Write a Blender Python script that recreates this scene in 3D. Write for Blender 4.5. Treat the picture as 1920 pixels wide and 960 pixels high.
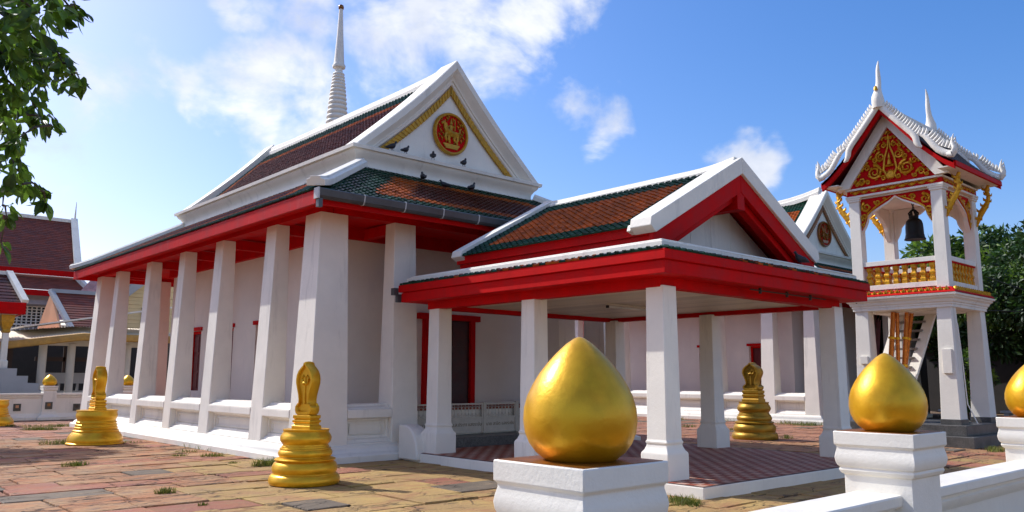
import bpy, bmesh, math, random
from mathutils import Vector, Matrix, noise
random.seed(7)
for o in list(bpy.data.objects): bpy.data.objects.remove(o)
scene = bpy.context.scene
COL = scene.collection

# ------------------------------------------------------------------ camera
YAW, PITCH, ROLL, FPX = math.radians(47.977), math.radians(8.53), math.radians(.222), 1521.8
CAM = Vector((0, 0, 1.6))
_f = Vector((math.cos(YAW)*math.cos(PITCH), math.sin(YAW)*math.cos(PITCH), math.sin(PITCH)))
_r0 = Vector((math.sin(YAW), -math.cos(YAW), 0)); _u0 = _r0.cross(_f)
_r = _r0*math.cos(ROLL) + _u0*math.sin(ROLL); _u = _u0*math.cos(ROLL) - _r0*math.sin(ROLL)
cd = bpy.data.cameras.new('camera'); cam = bpy.data.objects.new('camera', cd); COL.objects.link(cam)
cam.matrix_world = Matrix(((_r.x, _u.x, -_f.x, CAM.x), (_r.y, _u.y, -_f.y, CAM.y), (_r.z, _u.z, -_f.z, CAM.z), (0, 0, 0, 1)))
cd.sensor_width = 36; cd.lens = 36*FPX/1920; cd.clip_start = .05; cd.clip_end = 3000
scene.camera = cam
def pixdir(x, y): return (_f + _r*((x-960)/FPX) - _u*((y-480)/FPX))
def at_depth(x, y, d): return CAM + pixdir(x, y)*d
def project(p):
    d = Vector(p) - CAM; z = d.dot(_f)
    if z < .1: return None
    return 960 + FPX*d.dot(_r)/z, 480 - FPX*d.dot(_u)/z, z

# ------------------------------------------------------------------ light
SUN = Vector((-.61, 1.86, 1.80)).normalized()          # towards the sun
world = bpy.data.worlds.new('World'); scene.world = world; world.use_nodes = True
nt = world.node_tree; N = nt.nodes; L = nt.links; N.clear()
def nd(t, tree=None, **k):
    n = (tree or nt).nodes.new(t)
    for a, b in k.items():
        if a == 'ins':
            for i, v in b.items(): n.inputs[i].default_value = v
        else: setattr(n, a, b)
    return n
out = nd('ShaderNodeOutputWorld'); bg = nd('ShaderNodeBackground'); L.new(bg.outputs[0], out.inputs[0])
bg.inputs[1].default_value = .086
sky = nd('ShaderNodeTexSky', sky_type='NISHITA', sun_disc=False)
sky.sun_elevation = math.asin(SUN.z); sky.sun_rotation = math.atan2(SUN.x, SUN.y)
sky.air_density = 1.0; sky.dust_density = 1.6; sky.ozone_density = 3.0
hs = nd('ShaderNodeHueSaturation', ins={1: 1.34, 2: 1.62}); L.new(sky.outputs[0], hs.inputs[4])
tint = nd('ShaderNodeMix', data_type='RGBA', blend_type='MULTIPLY', ins={0: 1.0}); L.new(hs.outputs[0], tint.inputs[6]); tint.inputs[7].default_value = (1.03, .925, 1.04, 1)
tc = nd('ShaderNodeTexCoord')
mp = nd('ShaderNodeMapping'); mp.inputs['Scale'].default_value = (1, 1, 1.5); L.new(tc.outputs['Generated'], mp.inputs[0])
nz = nd('ShaderNodeTexNoise', ins={'Scale': 7.5, 'Detail': 12, 'Roughness': .6, 'Distortion': .3}); L.new(mp.outputs[0], nz.inputs[0])
nzl = nd('ShaderNodeTexNoise', ins={'Scale': 2.1, 'Detail': 4, 'Roughness': .5}); L.new(mp.outputs[0], nzl.inputs[0])
def math_(op, a, b=None, clamp=False):
    m = nd('ShaderNodeMath', operation=op, use_clamp=clamp)
    for i, v in enumerate((a, b)):
        if v is None: continue
        if hasattr(v, 'links') or hasattr(v, 'is_linked'): L.new(v, m.inputs[i])
        else: m.inputs[i].default_value = v
    return m.outputs[0]
def maprange(v, a, b, c, d, smooth=True):
    m = nd('ShaderNodeMapRange', interpolation_type='SMOOTHSTEP' if smooth else 'LINEAR', ins={1: a, 2: b, 3: c, 4: d}); L.new(v, m.inputs[0]); return m.outputs[0]
# cumulus banks (direction, radius, weight) plus broken cover, raised so unseen cloud whitens the fill
total = math_('ADD', math_('MULTIPLY', maprange(nzl.outputs[0], .35, .65, 0, 1), .30), .20)
# the clear blue part of the sky
for px, py, rad, w in ((1700, 120, .62, .55), (1250, 330, .30, .30), (320, 75, .10, .34), (260, 360, .38, .26), (620, 160, .10, .2)):
    dv = nd('ShaderNodeVectorMath', operation='DISTANCE'); L.new(tc.outputs['Generated'], dv.inputs[0]); dv.inputs[1].default_value = pixdir(px, py).normalized()
    total = math_('SUBTRACT', total, math_('MULTIPLY', maprange(dv.outputs['Value'], 0, rad, 1, 0), w))
wn = nd('ShaderNodeTexNoise', ins={'Scale': 4.5, 'Detail': 5, 'Roughness': .55}); L.new(tc.outputs['Generated'], wn.inputs[0])
wv = nd('ShaderNodeVectorMath', operation='MULTIPLY_ADD'); L.new(wn.outputs['Color'], wv.inputs[0]); wv.inputs[1].default_value = (.34, .34, .34); wv.inputs[2].default_value = (-.17, -.17, -.17)
wd = nd('ShaderNodeVectorMath', operation='ADD'); L.new(tc.outputs['Generated'], wd.inputs[0]); L.new(wv.outputs[0], wd.inputs[1])
for px, py, rad, w in ((345, 170, .11, .56), (440, 182, .13, .62), (545, 150, .12, .60), (590, 60, .11, .58), (550, 0, .11, .60), (420, 5, .08, .54),
                       (740, 80, .15, .64), (860, 70, .18, .70), (980, 50, .16, .66), (1050, 40, .10, .58), (960, 0, .15, .66), (900, 190, .10, .46),
                       (1120, 262, .10, .54), (1050, 235, .08, .48), (1180, 265, .07, .46), (1480, 305, .12, .74), (1500, 265, .07, .6), (1440, 335, .09, .56), (210, 140, .15, .44), (60, 250, .2, .38), (500, 330, .22, .28)):
    dv = nd('ShaderNodeVectorMath', operation='DISTANCE'); L.new(wd.outputs[0], dv.inputs[0]); dv.inputs[1].default_value = pixdir(px, py).normalized()
    sm = nd('ShaderNodeMath', operation='SMOOTH_MAX', ins={2: .12}); L.new(total, sm.inputs[0]); L.new(math_('MULTIPLY', maprange(dv.outputs['Value'], 0, rad, 1, 0), w), sm.inputs[1]); total = sm.outputs[0]
dens = math_('ADD', total, math_('MULTIPLY', math_('SUBTRACT', nz.outputs[0], .5), 1.3))
mask = maprange(dens, .28, .70, 0, 1)
# cloud brightness: lit tops, greyer thick cores
nzs = nd('ShaderNodeTexNoise', ins={'Scale': 4.2, 'Detail': 6, 'Roughness': .55})
mp2 = nd('ShaderNodeMapping'); mp2.inputs['Location'].default_value = (.4, .1, -.06); mp2.inputs['Scale'].default_value = (1, 1, 1.5); L.new(tc.outputs['Generated'], mp2.inputs[0]); L.new(mp2.outputs[0], nzs.inputs[0])
crp = nd('ShaderNodeValToRGB'); L.new(nzs.outputs[0], crp.inputs[0])
crp.color_ramp.elements[0].position = .42; crp.color_ramp.elements[0].color = (5.6, 6.2, 7.6, 1)
crp.color_ramp.elements[1].position = .64; crp.color_ramp.elements[1].color = (9.6, 9.7, 10.0, 1)
mixc = nd('ShaderNodeMix', data_type='RGBA'); L.new(mask, mixc.inputs[0]); L.new(tint.outputs[2], mixc.inputs[6]); L.new(crp.outputs[0], mixc.inputs[7])
L.new(mixc.outputs[2], bg.inputs[0])
sl = bpy.data.lights.new('sun', 'SUN'); sl.energy = 3.3; sl.angle = math.radians(.5); sl.color = (1, .985, .95)
so = bpy.data.objects.new('sun', sl); COL.objects.link(so); so.rotation_euler = SUN.to_track_quat('Z', 'Y').to_euler(); so.location = (-8, 20, 25)
vs = scene.view_settings; vs.view_transform = 'Standard'; vs.look = 'None'; vs.gamma = 1; vs.use_curve_mapping = False; vs.exposure = .48

# ------------------------------------------------------------------ materials
def s2l(c): return tuple(((x/255)/12.92 if x/255 <= .04045 else ((x/255+.055)/1.055)**2.4) for x in c)
MATS = {}
def mat(name, col, rough=.6, metal=0, vary=.12, scale=3, bump=.15, bscale=40, col2=None, stain=None, island=0, coat=0, spec=.5, trans=0, stretch=(1, 1, 1), dist=.01, objrand=0, crack=None):
    m = bpy.data.materials.new(name); m.use_nodes = True; t = m.node_tree; b = t.nodes['Principled BSDF']; lk = t.links
    b.inputs['Roughness'].default_value = rough; b.inputs['Metallic'].default_value = metal; b.inputs['Specular IOR Level'].default_value = spec
    if coat: b.inputs['Coat Weight'].default_value = coat; b.inputs['Coat Roughness'].default_value = .12
    g = nd('ShaderNodeTexCoord', t); mpg = nd('ShaderNodeMapping', t); mpg.inputs['Scale'].default_value = stretch
    geo = nd('ShaderNodeNewGeometry', t)
    lk.new(geo.outputs['Position'], mpg.inputs[0])
    n1 = nd('ShaderNodeTexNoise', t, ins={'Scale': scale, 'Detail': 6, 'Roughness': .6}); lk.new(mpg.outputs[0], n1.inputs[0])
    c1 = s2l(col); c2 = s2l(col2) if col2 else tuple(x*(1-vary*2) for x in c1); c1b = c1 if col2 else tuple(min(1, x*(1+vary*.5)) for x in c1)
    rp = nd('ShaderNodeValToRGB', t); rp.color_ramp.elements[0].position = .35; rp.color_ramp.elements[1].position = .65
    rp.color_ramp.elements[0].color = (*c2, 1); rp.color_ramp.elements[1].color = (*c1b, 1); lk.new(n1.outputs[0], rp.inputs[0])
    cur = rp.outputs[0]
    if stain:
        sc, sw, n0, n9, st = stain     # colour, weight, low, high, stretch
        ms = nd('ShaderNodeMapping', t); ms.inputs['Scale'].default_value = st; lk.new(geo.outputs['Position'], ms.inputs[0])
        n2 = nd('ShaderNodeTexNoise', t, ins={'Scale': 1, 'Detail': 7, 'Roughness': .68}); lk.new(ms.outputs[0], n2.inputs[0])
        mr = nd('ShaderNodeMapRange', t, ins={1: n0, 2: n9, 3: 0, 4: sw}); lk.new(n2.outputs[0], mr.inputs[0])
        mx = nd('ShaderNodeMix', t, data_type='RGBA'); lk.new(mr.outputs[0], mx.inputs[0]); lk.new(cur, mx.inputs[6]); mx.inputs[7].default_value = (*s2l(sc), 1); cur = mx.outputs[2]
    if island or objrand:
        hv = nd('ShaderNodeHueSaturation', t)
        if island: src = geo.outputs['Random Per Island']; am = island
        else: src = nd('ShaderNodeObjectInfo', t).outputs['Random']; am = objrand
        mr = nd('ShaderNodeMapRange', t, ins={1: 0, 2: 1, 3: 1-am, 4: 1+am}); lk.new(src, mr.inputs[0]); lk.new(mr.outputs[0], hv.inputs[2]); lk.new(cur, hv.inputs[4]); cur = hv.outputs[0]
    chain = None
    if crack:
        csc, cst, cw, cstr = crack
        mc = nd('ShaderNodeMapping', t); mc.inputs['Scale'].default_value = cst; lk.new(geo.outputs['Position'], mc.inputs[0])
        wn = nd('ShaderNodeTexNoise', t, ins={'Scale': 2.6, 'Detail': 4}); lk.new(mc.outputs[0], wn.inputs[0])
        wm = nd('ShaderNodeMix', t, data_type='RGBA', blend_type='LINEAR_LIGHT', ins={0: .35}); lk.new(mc.outputs[0], wm.inputs[6]); lk.new(wn.outputs['Color'], wm.inputs[7])
        vo = nd('ShaderNodeTexVoronoi', t, feature='DISTANCE_TO_EDGE', ins={'Scale': csc}); lk.new(wm.outputs[2], vo.inputs[0])
        cr_ = nd('ShaderNodeMapRange', t, ins={1: 0, 2: cw, 3: 1, 4: 0}); lk.new(vo.outputs['Distance'], cr_.inputs[0])
        ga = nd('ShaderNodeTexNoise', t, ins={'Scale': 1.1, 'Detail': 3}); lk.new(geo.outputs['Position'], ga.inputs[0])
        gm = nd('ShaderNodeMapRange', t, ins={1: .42, 2: .58, 3: 0, 4: cstr}); lk.new(ga.outputs[0], gm.inputs[0])
        ml = nd('ShaderNodeMath', t, operation='MULTIPLY'); lk.new(cr_.outputs[0], ml.inputs[0]); lk.new(gm.outputs[0], ml.inputs[1])
        mx = nd('ShaderNodeMix', t, data_type='RGBA'); lk.new(ml.outputs[0], mx.inputs[0]); lk.new(cur, mx.inputs[6]); mx.inputs[7].default_value = (*s2l((44, 36, 30)), 1); cur = mx.outputs[2]
        inv = nd('ShaderNodeMath', t, operation='SUBTRACT', ins={0: 1.0}); lk.new(ml.outputs[0], inv.inputs[1])
        cb = nd('ShaderNodeBump', t, ins={'Strength': .8, 'Distance': .03}); lk.new(inv.outputs[0], cb.inputs['Height']); chain = cb
    lk.new(cur, b.inputs['Base Color'])
    if bump:
        n3 = nd('ShaderNodeTexNoise', t, ins={'Scale': bscale, 'Detail': 5, 'Roughness': .6}); lk.new(mpg.outputs[0], n3.inputs[0])
        bp = nd('ShaderNodeBump', t, ins={'Strength': bump, 'Distance': dist}); lk.new(n3.outputs[0], bp.inputs['Height']); lk.new(bp.outputs[0], b.inputs['Normal'])
        if chain: lk.new(chain.outputs[0], bp.inputs['Normal'])
        rr = nd('ShaderNodeMapRange', t, ins={1: .3, 2: .7, 3: max(.04, rough*.8), 4: min(1, rough*1.2)}); lk.new(n1.outputs[0], rr.inputs[0]); lk.new(rr.outputs[0], b.inputs['Roughness'])
    if trans:
        tr = nd('ShaderNodeBsdfTranslucent', t); lk.new(cur, tr.inputs[0]); ms = nd('ShaderNodeMixShader', t, ins={0: trans})
        lk.new(b.outputs[0], ms.inputs[1]); lk.new(tr.outputs[0], ms.inputs[2]); lk.new(ms.outputs[0], t.nodes['Material Output'].inputs[0])
    MATS[name] = m; return m
mat('plaster', (236, 230, 216), .62, vary=.035, scale=1.4, bump=.35, bscale=22, stain=((160, 156, 146), .5, .55, .76, (3.2, 3.2, .45)))
mat('plaster_near', (236, 231, 218), .5, vary=.03, scale=3, bump=.45, bscale=45, stain=((190, 188, 182), .25, .58, .75, (5, 5, 1.5)), dist=.006)
mat('wall_pink', (228, 219, 206), .75, vary=.03, scale=1.2, bump=.25, bscale=18, stain=((190, 180, 176), .3, .55, .8, (1.5, 1.5, .6)))
mat('red', (198, 6, 8), .6, vary=.10, scale=2.5, bump=.12, bscale=30, stain=((140, 14, 14), .4, .56, .78, (9, 9, 1.2)), spec=.10)
mat('red_weathered', (190, 12, 16), .55, spec=.14, vary=.1, scale=2.5, bump=.2, bscale=25, stain=((186, 92, 96), .5, .57, .78, (7, 7, .9)))
mat('red_dark', (96, 10, 14), .45, vary=.1, scale=6, bump=.1)
mat('gold', (232, 180, 34), .35, metal=.5, vary=.10, scale=5, bump=.3, bscale=38, col2=(216, 158, 24), dist=.005)
mat('gold_dull', (172, 132, 34), .42, metal=.5, vary=.12, scale=5, bump=.3, bscale=38, dist=.005)
mat('gold_carved', (226, 170, 30), .34, metal=.5, vary=.15, scale=14, bump=.6, bscale=60, col2=(186, 124, 20), dist=.01)
mat('gold_flat', (196, 146, 34), .42, metal=.35, vary=.15, scale=10, bump=.4, bscale=60)
mat('gold_brown', (150, 92, 30), .32, metal=.3, vary=.2, scale=7, bump=.2, stain=((96, 60, 26), .6, .5, .7, (9, 9, 9)))
mat('tile_green', (18, 56, 40), .3, vary=.25, scale=4, bump=.1, island=.4, spec=.12)
mat('tile_orange', (156, 74, 20), .32, vary=.2, scale=4, bump=.1, island=.25, spec=.12)
mat('tile_brown', (78, 32, 19), .3, vary=.2, scale=4, bump=.1, island=.35, spec=.14, stain=((60, 34, 26), .5, .5, .75, (2, 2, 2)))
mat('tile_rust', (122, 50, 26), .6, vary=.15, scale=2, bump=.2, island=.25, stain=((84, 40, 24), .6, .5, .75, (1, 1, 1)))
mat('tile_dark', (70, 56, 44), .5, vary=.2, scale=5, bump=.2, island=.3)
mat('tile_clay', (196, 92, 62), .6, vary=.15, scale=3, bump=.2, island=.2)
mat('gutter', (84, 86, 88), .45, metal=.3, vary=.1, scale=3, bump=.1, stain=((60, 60, 60), .5, .5, .7, (4, 4, 4)))
mat('joint', (190, 190, 188), .5, bump=0)
mat('granite', (104, 102, 98), .35, vary=.3, scale=60, bump=.1, bscale=80, stain=((56, 56, 54), .7, .45, .65, (3, 3, 3)))
mat('tread', (128, 120, 112), .7, vary=.15, scale=6, bump=.2)
mat('bronze', (38, 33, 28), .5, metal=.6, vary=.2, scale=8, bump=.3, stain=((24, 36, 32), .5, .5, .7, (6, 6, 6)))
mat('ceiling', (216, 206, 188), .5, vary=.04, scale=2, bump=.05, objrand=.13, stain=((176, 164, 140), .4, .55, .8, (1, 1, 1)))
mat('floor_red', (158, 86, 64), .6, spec=.2, vary=.1, scale=6, bump=.1, island=.18, stain=((150, 120, 108), .35, .5, .75, (2, 2, 2)))
mat('floor_light', (192, 152, 130), .6, spec=.2, vary=.08, scale=6, bump=.1, island=.12)
mat('grout', (120, 104, 96), .8, bump=.2)
mat('steel_white', (200, 192, 176), .45, vary=.05, scale=8, bump=.05)
mat('lettering', (128, 112, 84), .5, bump=0)
mat('door_wood', (70, 22, 20), .45, vary=.2, scale=6, bump=.2)
mat('void_shade', (22, 18, 18), .8, bump=0)
mat('pigeon', (34, 34, 40), .55, vary=.3, scale=20, bump=.2, bscale=120)
mat('pigeon_leg', (120, 50, 46), .6, bump=0)
mat('soil', (122, 98, 74), .95, vary=.2, scale=1.2, bump=.6, bscale=14, stain=((84, 72, 52), .6, .48, .7, (1.2, 1.2, 1.2)), dist=.03)
SC = (3, 11, 3); CK = (1.7, (.8, 2.2, 1), .06, 1.0)
mat('stone_pink', (168, 112, 74), .92, vary=.2, scale=1.6, bump=1.0, bscale=14, stain=((104, 82, 68), .9, .50, .64, SC), dist=.03, objrand=.14, col2=(166, 128, 84), crack=CK)
mat('stone_rose', (164, 106, 76), .9, vary=.16, scale=1.6, bump=.9, bscale=18, stain=((152, 118, 80), .8, .48, .64, (2, 5, 2)), dist=.025, objrand=.12, col2=(148, 88, 68), crack=CK)
mat('stone_tan', (176, 145, 84), .92, vary=.14, scale=1.6, bump=.9, bscale=24, stain=((150, 98, 66), .7, .48, .66, (1.6, 3.2, 1.6)), dist=.02, objrand=.12, col2=(156, 124, 76), crack=(1.2, (.8, 1.8, 1), .035, .8))
mat('stone_grey', (116, 102, 84), .92, vary=.16, scale=1.6, bump=.9, bscale=20, stain=((158, 132, 98), .8, .54, .68, (2, 6, 2)), dist=.02, objrand=.14, crack=CK)
mat('stone_far', (166, 112, 76), .92, vary=.18, scale=1.3, bump=1.0, bscale=10, stain=((110, 86, 70), .85, .50, .66, SC), dist=.03, island=.2, col2=(150, 106, 88), crack=CK)
mat('grass', (128, 128, 52), .7, vary=.3, scale=6, bump=0, island=.35, trans=.3, col2=(70, 92, 26))
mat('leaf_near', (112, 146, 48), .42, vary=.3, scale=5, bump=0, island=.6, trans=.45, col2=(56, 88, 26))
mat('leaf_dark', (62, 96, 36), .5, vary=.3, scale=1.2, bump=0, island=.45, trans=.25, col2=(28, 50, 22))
mat('leaf_bright', (118, 146, 52), .5, vary=.3, scale=2, bump=0, island=.4, trans=.35, col2=(64, 96, 30))
mat('bark', (84, 70, 56), .9, vary=.3, scale=8, bump=.8, bscale=18, dist=.03)
mat('wall_cream', (216, 206, 188), .8, vary=.05, scale=1, bump=.1)
mat('wall_grey', (172, 172, 172), .8, vary=.06, scale=1, bump=.1)
mat('wall_yellow', (226, 200, 148), .75, vary=.05, scale=1, bump=.1)
mat('wall_peach', (206, 150, 112), .75, vary=.06, scale=1, bump=.1)
mat('pink_sheet', (206, 150, 162), .6, vary=.06, scale=2, bump=.1)
mat('roof_lilac', (176, 138, 142), .7, vary=.12, scale=3, bump=.2, island=.15)
mat('awning', (196, 150, 70), .55, vary=.12, scale=3, bump=.15, stain=((140, 100, 50), .5, .5, .75, (2, 2, 2)))
mat('awning_pale', (222, 208, 180), .6, vary=.06, scale=2, bump=.1)
mat('window_dark', (30, 34, 38), .15, vary=.1, bump=0, spec=.6)
mat('plaque', (52, 50, 48), .3, vary=.3, scale=25, bump=0)
mat('post_brown', (66, 48, 40), .7, bump=.1)
mat('steel_dark', (48, 48, 50), .5, metal=.4, bump=0)
mat('tube_glass', (230, 232, 228), .3, bump=0)
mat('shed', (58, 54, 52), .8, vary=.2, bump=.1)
mat('cable', (30, 30, 32), .6, bump=0)
mat('pole_orange', (214, 122, 34), .25, metal=.45, vary=.15, scale=9, bump=.15, stain=((120, 40, 26), .5, .5, .7, (8, 8, 2)))
mat('blue_cloth', (40, 56, 120), .8, bump=.1)

# ------------------------------------------------------------------ mesh helpers
ORG = {}
def V(*a): return Vector(a)
class MB:
    def __init__(s): s.v = []; s.f = []; s.m = []; s.cur = 0
    def face(s, pts):
        i = len(s.v); s.v += [tuple(p) for p in pts]; s.f.append(tuple(range(i, i+len(pts)))); s.m.append(s.cur)
    def add(s, vs, fs):
        i = len(s.v); s.v += [tuple(p) for p in vs]
        for f in fs: s.f.append(tuple(i+k for k in f)); s.m.append(s.cur)
    def hexa(s, b, t):   # bottom ring of 4, top ring of 4
        s.add(list(b)+list(t), [(3, 2, 1, 0), (4, 5, 6, 7), (0, 1, 5, 4), (1, 2, 6, 5), (2, 3, 7, 6), (3, 0, 4, 7)])
    def box(s, x0, x1, y0, y1, z0, z1):
        s.hexa([(x0, y0, z0), (x1, y0, z0), (x1, y1, z0), (x0, y1, z0)], [(x0, y0, z1), (x1, y0, z1), (x1, y1, z1), (x0, y1, z1)])
    def frust(s, b, t):  # b,t = (x0,x1,y0,y1,z)
        s.hexa([(b[0], b[2], b[4]), (b[1], b[2], b[4]), (b[1], b[3], b[4]), (b[0], b[3], b[4])], [(t[0], t[2], t[4]), (t[1], t[2], t[4]), (t[1], t[3], t[4]), (t[0], t[3], t[4])])
    def loft(s, rings, closed=True, caps=True):
        n = len(rings[0]); vs = [p for r in rings for p in r]; fs = []
        for k in range(len(rings)-1):
            for j in range(n if closed else n-1):
                a = k*n+j; b = k*n+(j+1) % n; fs.append((a, b, b+n, a+n))
        if caps and closed: fs.append(tuple(range(n-1, -1, -1))); fs.append(tuple((len(rings)-1)*n+j for j in range(n)))
        s.add(vs, fs)
    def prism(s, pts, axis, a0, a1):
        def P(p, a): return {'x': (a, p[0], p[1]), 'y': (p[0], a, p[1]), 'z': (p[0], p[1], a)}[axis]
        s.loft([[P(p, a0) for p in pts], [P(p, a1) for p in pts]])
    def lathe(s, prof, n=24, c=(0, 0, 0), caps=True, sq=1, rot=0):
        s.loft([[(c[0]+r*math.cos(rot+2*math.pi*j/n), c[1]+sq*r*math.sin(rot+2*math.pi*j/n), c[2]+z) for j in range(n)] for r, z in prof], True, caps)
    def rect(s, x0, x1, y0, y1, prof, caps=True):   # moulding swept round a rectangle: prof = (outward offset, z)
        s.loft([[(x0-o, y0-o, z), (x1+o, y0-o, z), (x1+o, y1+o, z), (x0-o, y1+o, z)] for o, z in prof], True, caps)
    def tube(s, pts, rad, n=6, flat=1, side=None):
        pts = [Vector(p) for p in pts]; rings = []
        for i, p in enumerate(pts):
            d = (pts[min(i+1, len(pts)-1)]-pts[max(i-1, 0)])
            if d.length < 1e-9: d = Vector((0, 0, 1))
            d.normalize(); ref = Vector(side) if side else (Vector((0, 0, 1)) if abs(d.z) < .9 else Vector((1, 0, 0)))
            a = d.cross(ref); a = a.normalized() if a.length > 1e-6 else Vector((1, 0, 0)); b = d.cross(a)
            r = rad[i] if isinstance(rad, (list, tuple)) else rad
            rings.append([p + a*(r*math.cos(2*math.pi*j/n)) + b*(r*flat*math.sin(2*math.pi*j/n)) for j in range(n)])
        s.loft(rings)
    def bar(s, a, b, w, h, up=(0, 0, 1)):   # rectangular bar between two points
        a = Vector(a); b = Vector(b); d = (b-a).normalized(); sd = d.cross(Vector(up)).normalized(); u = sd.cross(d)
        def ring(p): return [p-sd*w/2-u*h/2, p+sd*w/2-u*h/2, p+sd*w/2+u*h/2, p-sd*w/2+u*h/2]
        s.loft([ring(a), ring(b)])
    def ext(s, fr, prof, s0, s1):           # extrude (d,z) profile along t in frame fr=(ox,oy,tx,ty,nx,ny)
        ox, oy, tx, ty, nx, ny = fr
        s.loft([[(ox+tx*q+nx*d, oy+ty*q+ny*d, z) for d, z in prof] for q in (s0, s1)])
    def fbox(s, fr, s0, s1, d0, d1, z0, z1): s.ext(fr, [(d0, z0), (d1, z0), (d1, z1), (d0, z1)], s0, s1)
    def build(s, name, mats, parent=None, smooth=None, bevel=0, recalc=True, stuff=False):
        o0 = ORG.get(parent.name, Vector()) if parent else Vector()
        me = bpy.data.meshes.new(name); me.from_pydata([(x-o0.x, y-o0.y, z-o0.z) for x, y, z in s.v], [], s.f)
        mats = mats if isinstance(mats, (list, tuple)) else [mats]
        for m in mats: me.materials.append(MATS[m])
        if len(mats) > 1: me.polygons.foreach_set('material_index', s.m)
        if recalc:
            bm = bmesh.new(); bm.from_mesh(me); bmesh.ops.remove_doubles(bm, verts=bm.verts, dist=1e-5); bmesh.ops.recalc_face_normals(bm, faces=bm.faces); bm.to_mesh(me); bm.free()
        if smooth:
            me.polygons.foreach_set('use_smooth', [True]*len(me.polygons)); me.set_sharp_from_angle(angle=math.radians(smooth))
        me.update()
        o = bpy.data.objects.new(name, me); COL.objects.link(o)
        if parent: o.parent = parent; ORG[o.name] = o0
        if bevel:
            b = o.modifiers.new('bevel', 'BEVEL'); b.width = bevel; b.segments = 2; b.limit_method = 'ANGLE'; b.angle_limit = math.radians(40); b.harden_normals = False
        if stuff: o['kind'] = 'stuff'
        return o
def tag(o, label=None, cat=None, group=None, kind=None):
    if label: o['label'] = label
    if cat: o['category'] = cat
    if group: o['group'] = group
    if kind: o['kind'] = kind
    return o
def root(name, label, cat, loc=(0, 0, 0), group=None, local=False):
    o = bpy.data.objects.new(name, None); COL.objects.link(o); o.location = loc; o.empty_display_size = .2
    ORG[o.name] = Vector() if local else Vector(loc)
    return tag(o, label, cat, group)
def copy_tree(o, parent=None):
    c = o.copy(); COL.objects.link(c); c.parent = parent
    ORG[c.name] = ORG.get(o.name, Vector())
    for ch in o.children: copy_tree(ch, c)
    return c
def B(name, m, parent, *boxes, **k):        # quick part made of boxes
    mb = MB()
    for b in boxes: mb.box(*b)
    return mb.build(name, m, parent, **k)

# ------------------------------------------------------------------ roof tiles
def tiles(mb, O, U, Vv, W, Ln, a, b, tw, th, pat, rib=.022, lift=.018, ribmat=False):
    U = Vector(U).normalized(); Vv = Vector(Vv).normalized(); O = Vector(O); Nn = U.cross(Vv).normalized()
    if Nn.z < 0: Nn = -Nn
    rows = int(Ln/th)
    for i in range(rows):
        v0 = i*th; v1 = v0+th; vm = (v0+v1)/2; uL = a*vm; uR = W-b*vm
        j0 = int(math.floor(uL/tw)); j1 = int(math.ceil(uR/tw))
        for j in range(j0, j1):
            u0 = max(j*tw, uL); u1 = min((j+1)*tw, uR)
            if u1-u0 < tw*.15: continue
            um = (u0+u1)/2; mb.cur = pat(um-uL, uR-um, vm, Ln-vm, um, i, j); mr_ = 1 if (ribmat and mb.cur == 2) else mb.cur
            w = u1-u0; jl = lift*random.uniform(.7, 1.35); ju = random.uniform(-.004, .004)
            us = (u0, u0+w*.2, u0+w*.42, u1); hs_ = (.002, rib, .002, .004)
            lo = [O+U*(x+ju)+Vv*(v0-.03)+Nn*(h+jl) for x, h in zip(us, hs_)]; hi = [O+U*(x+ju)+Vv*(v1+.005)+Nn*h for x, h in zip(us, hs_)]
            dn = [O+U*(x+ju)+Vv*(v0-.03)-Nn*.004 for x in us]
            k = len(mb.v); mb.v += [tuple(p) for p in lo+hi+dn]
            for q in range(3):
                mb.f.append((k+q, k+q+1, k+4+q+1, k+4+q)); mb.m.append(mr_ if q < 2 else mb.cur)
                mb.f.append((k+8+q, k+8+q+1, k+q+1, k+q)); mb.m.append(mr_ if q < 2 else mb.cur)
def border_pat(g, o, top=1.0):
    def pat(dl, dr, db, dt, u, i, j):
        m = min(dl, dr, db, dt*top)
        return 0 if m < g else (1 if m < g+o else 2)
    return pat
TILE3 = ['tile_green', 'tile_orange', 'tile_brown']

# ------------------------------------------------------------------ leaves
def leaf(mb, p, d, up, ln, w):
    d = d.normalized(); sd = d.cross(up); sd = sd.normalized() if sd.length > 1e-4 else Vector((1, 0, 0)); n = sd.cross(d)
    k = len(mb.v)
    mb.v += [tuple(q) for q in (p, p+d*ln*.45+sd*w/2+n*w*.16, p+d*ln-n*ln*.08, p+d*ln*.45-sd*w/2+n*w*.16, p+d*ln*.5)]
    mb.f += [(k, k+1, k+2, k+4), (k, k+4, k+2, k+3)]; mb.m += [mb.cur]*2
def leaf_oval(mb, p, d, up, ln, w):
    d = d.normalized(); sd = d.cross(up); sd = sd.normalized() if sd.length > 1e-4 else Vector((1, 0, 0)); n = sd.cross(d); k = len(mb.v)
    L_, R_, C_ = [], [], []
    for t, h in ((.12, .35), (.32, .85), (.55, 1), (.78, .72)):
        c = p+d*ln*t-n*ln*.22*t*t; C_.append(c); L_.append(c-sd*w/2*h+n*w*.14*h); R_.append(c+sd*w/2*h+n*w*.14*h)
    tip = p+d*ln-n*ln*.24; vs = [p, tip]+L_+C_+R_
    mb.v += [tuple(v) for v in vs]; f = [(k, k+6, k+2), (k, k+10, k+6)]
    for i in range(3): f += [(k+2+i, k+6+i, k+7+i, k+3+i), (k+6+i, k+10+i, k+11+i, k+7+i)]
    f += [(k+5, k+9, k+1), (k+9, k+13, k+1)]; mb.f += f; mb.m += [mb.cur]*len(f)
def rdir():
    while True:
        v = Vector((random.uniform(-1, 1), random.uniform(-1, 1), random.uniform(-1, 1)))
        if .05 < v.length < 1: return v.normalized()
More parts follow.
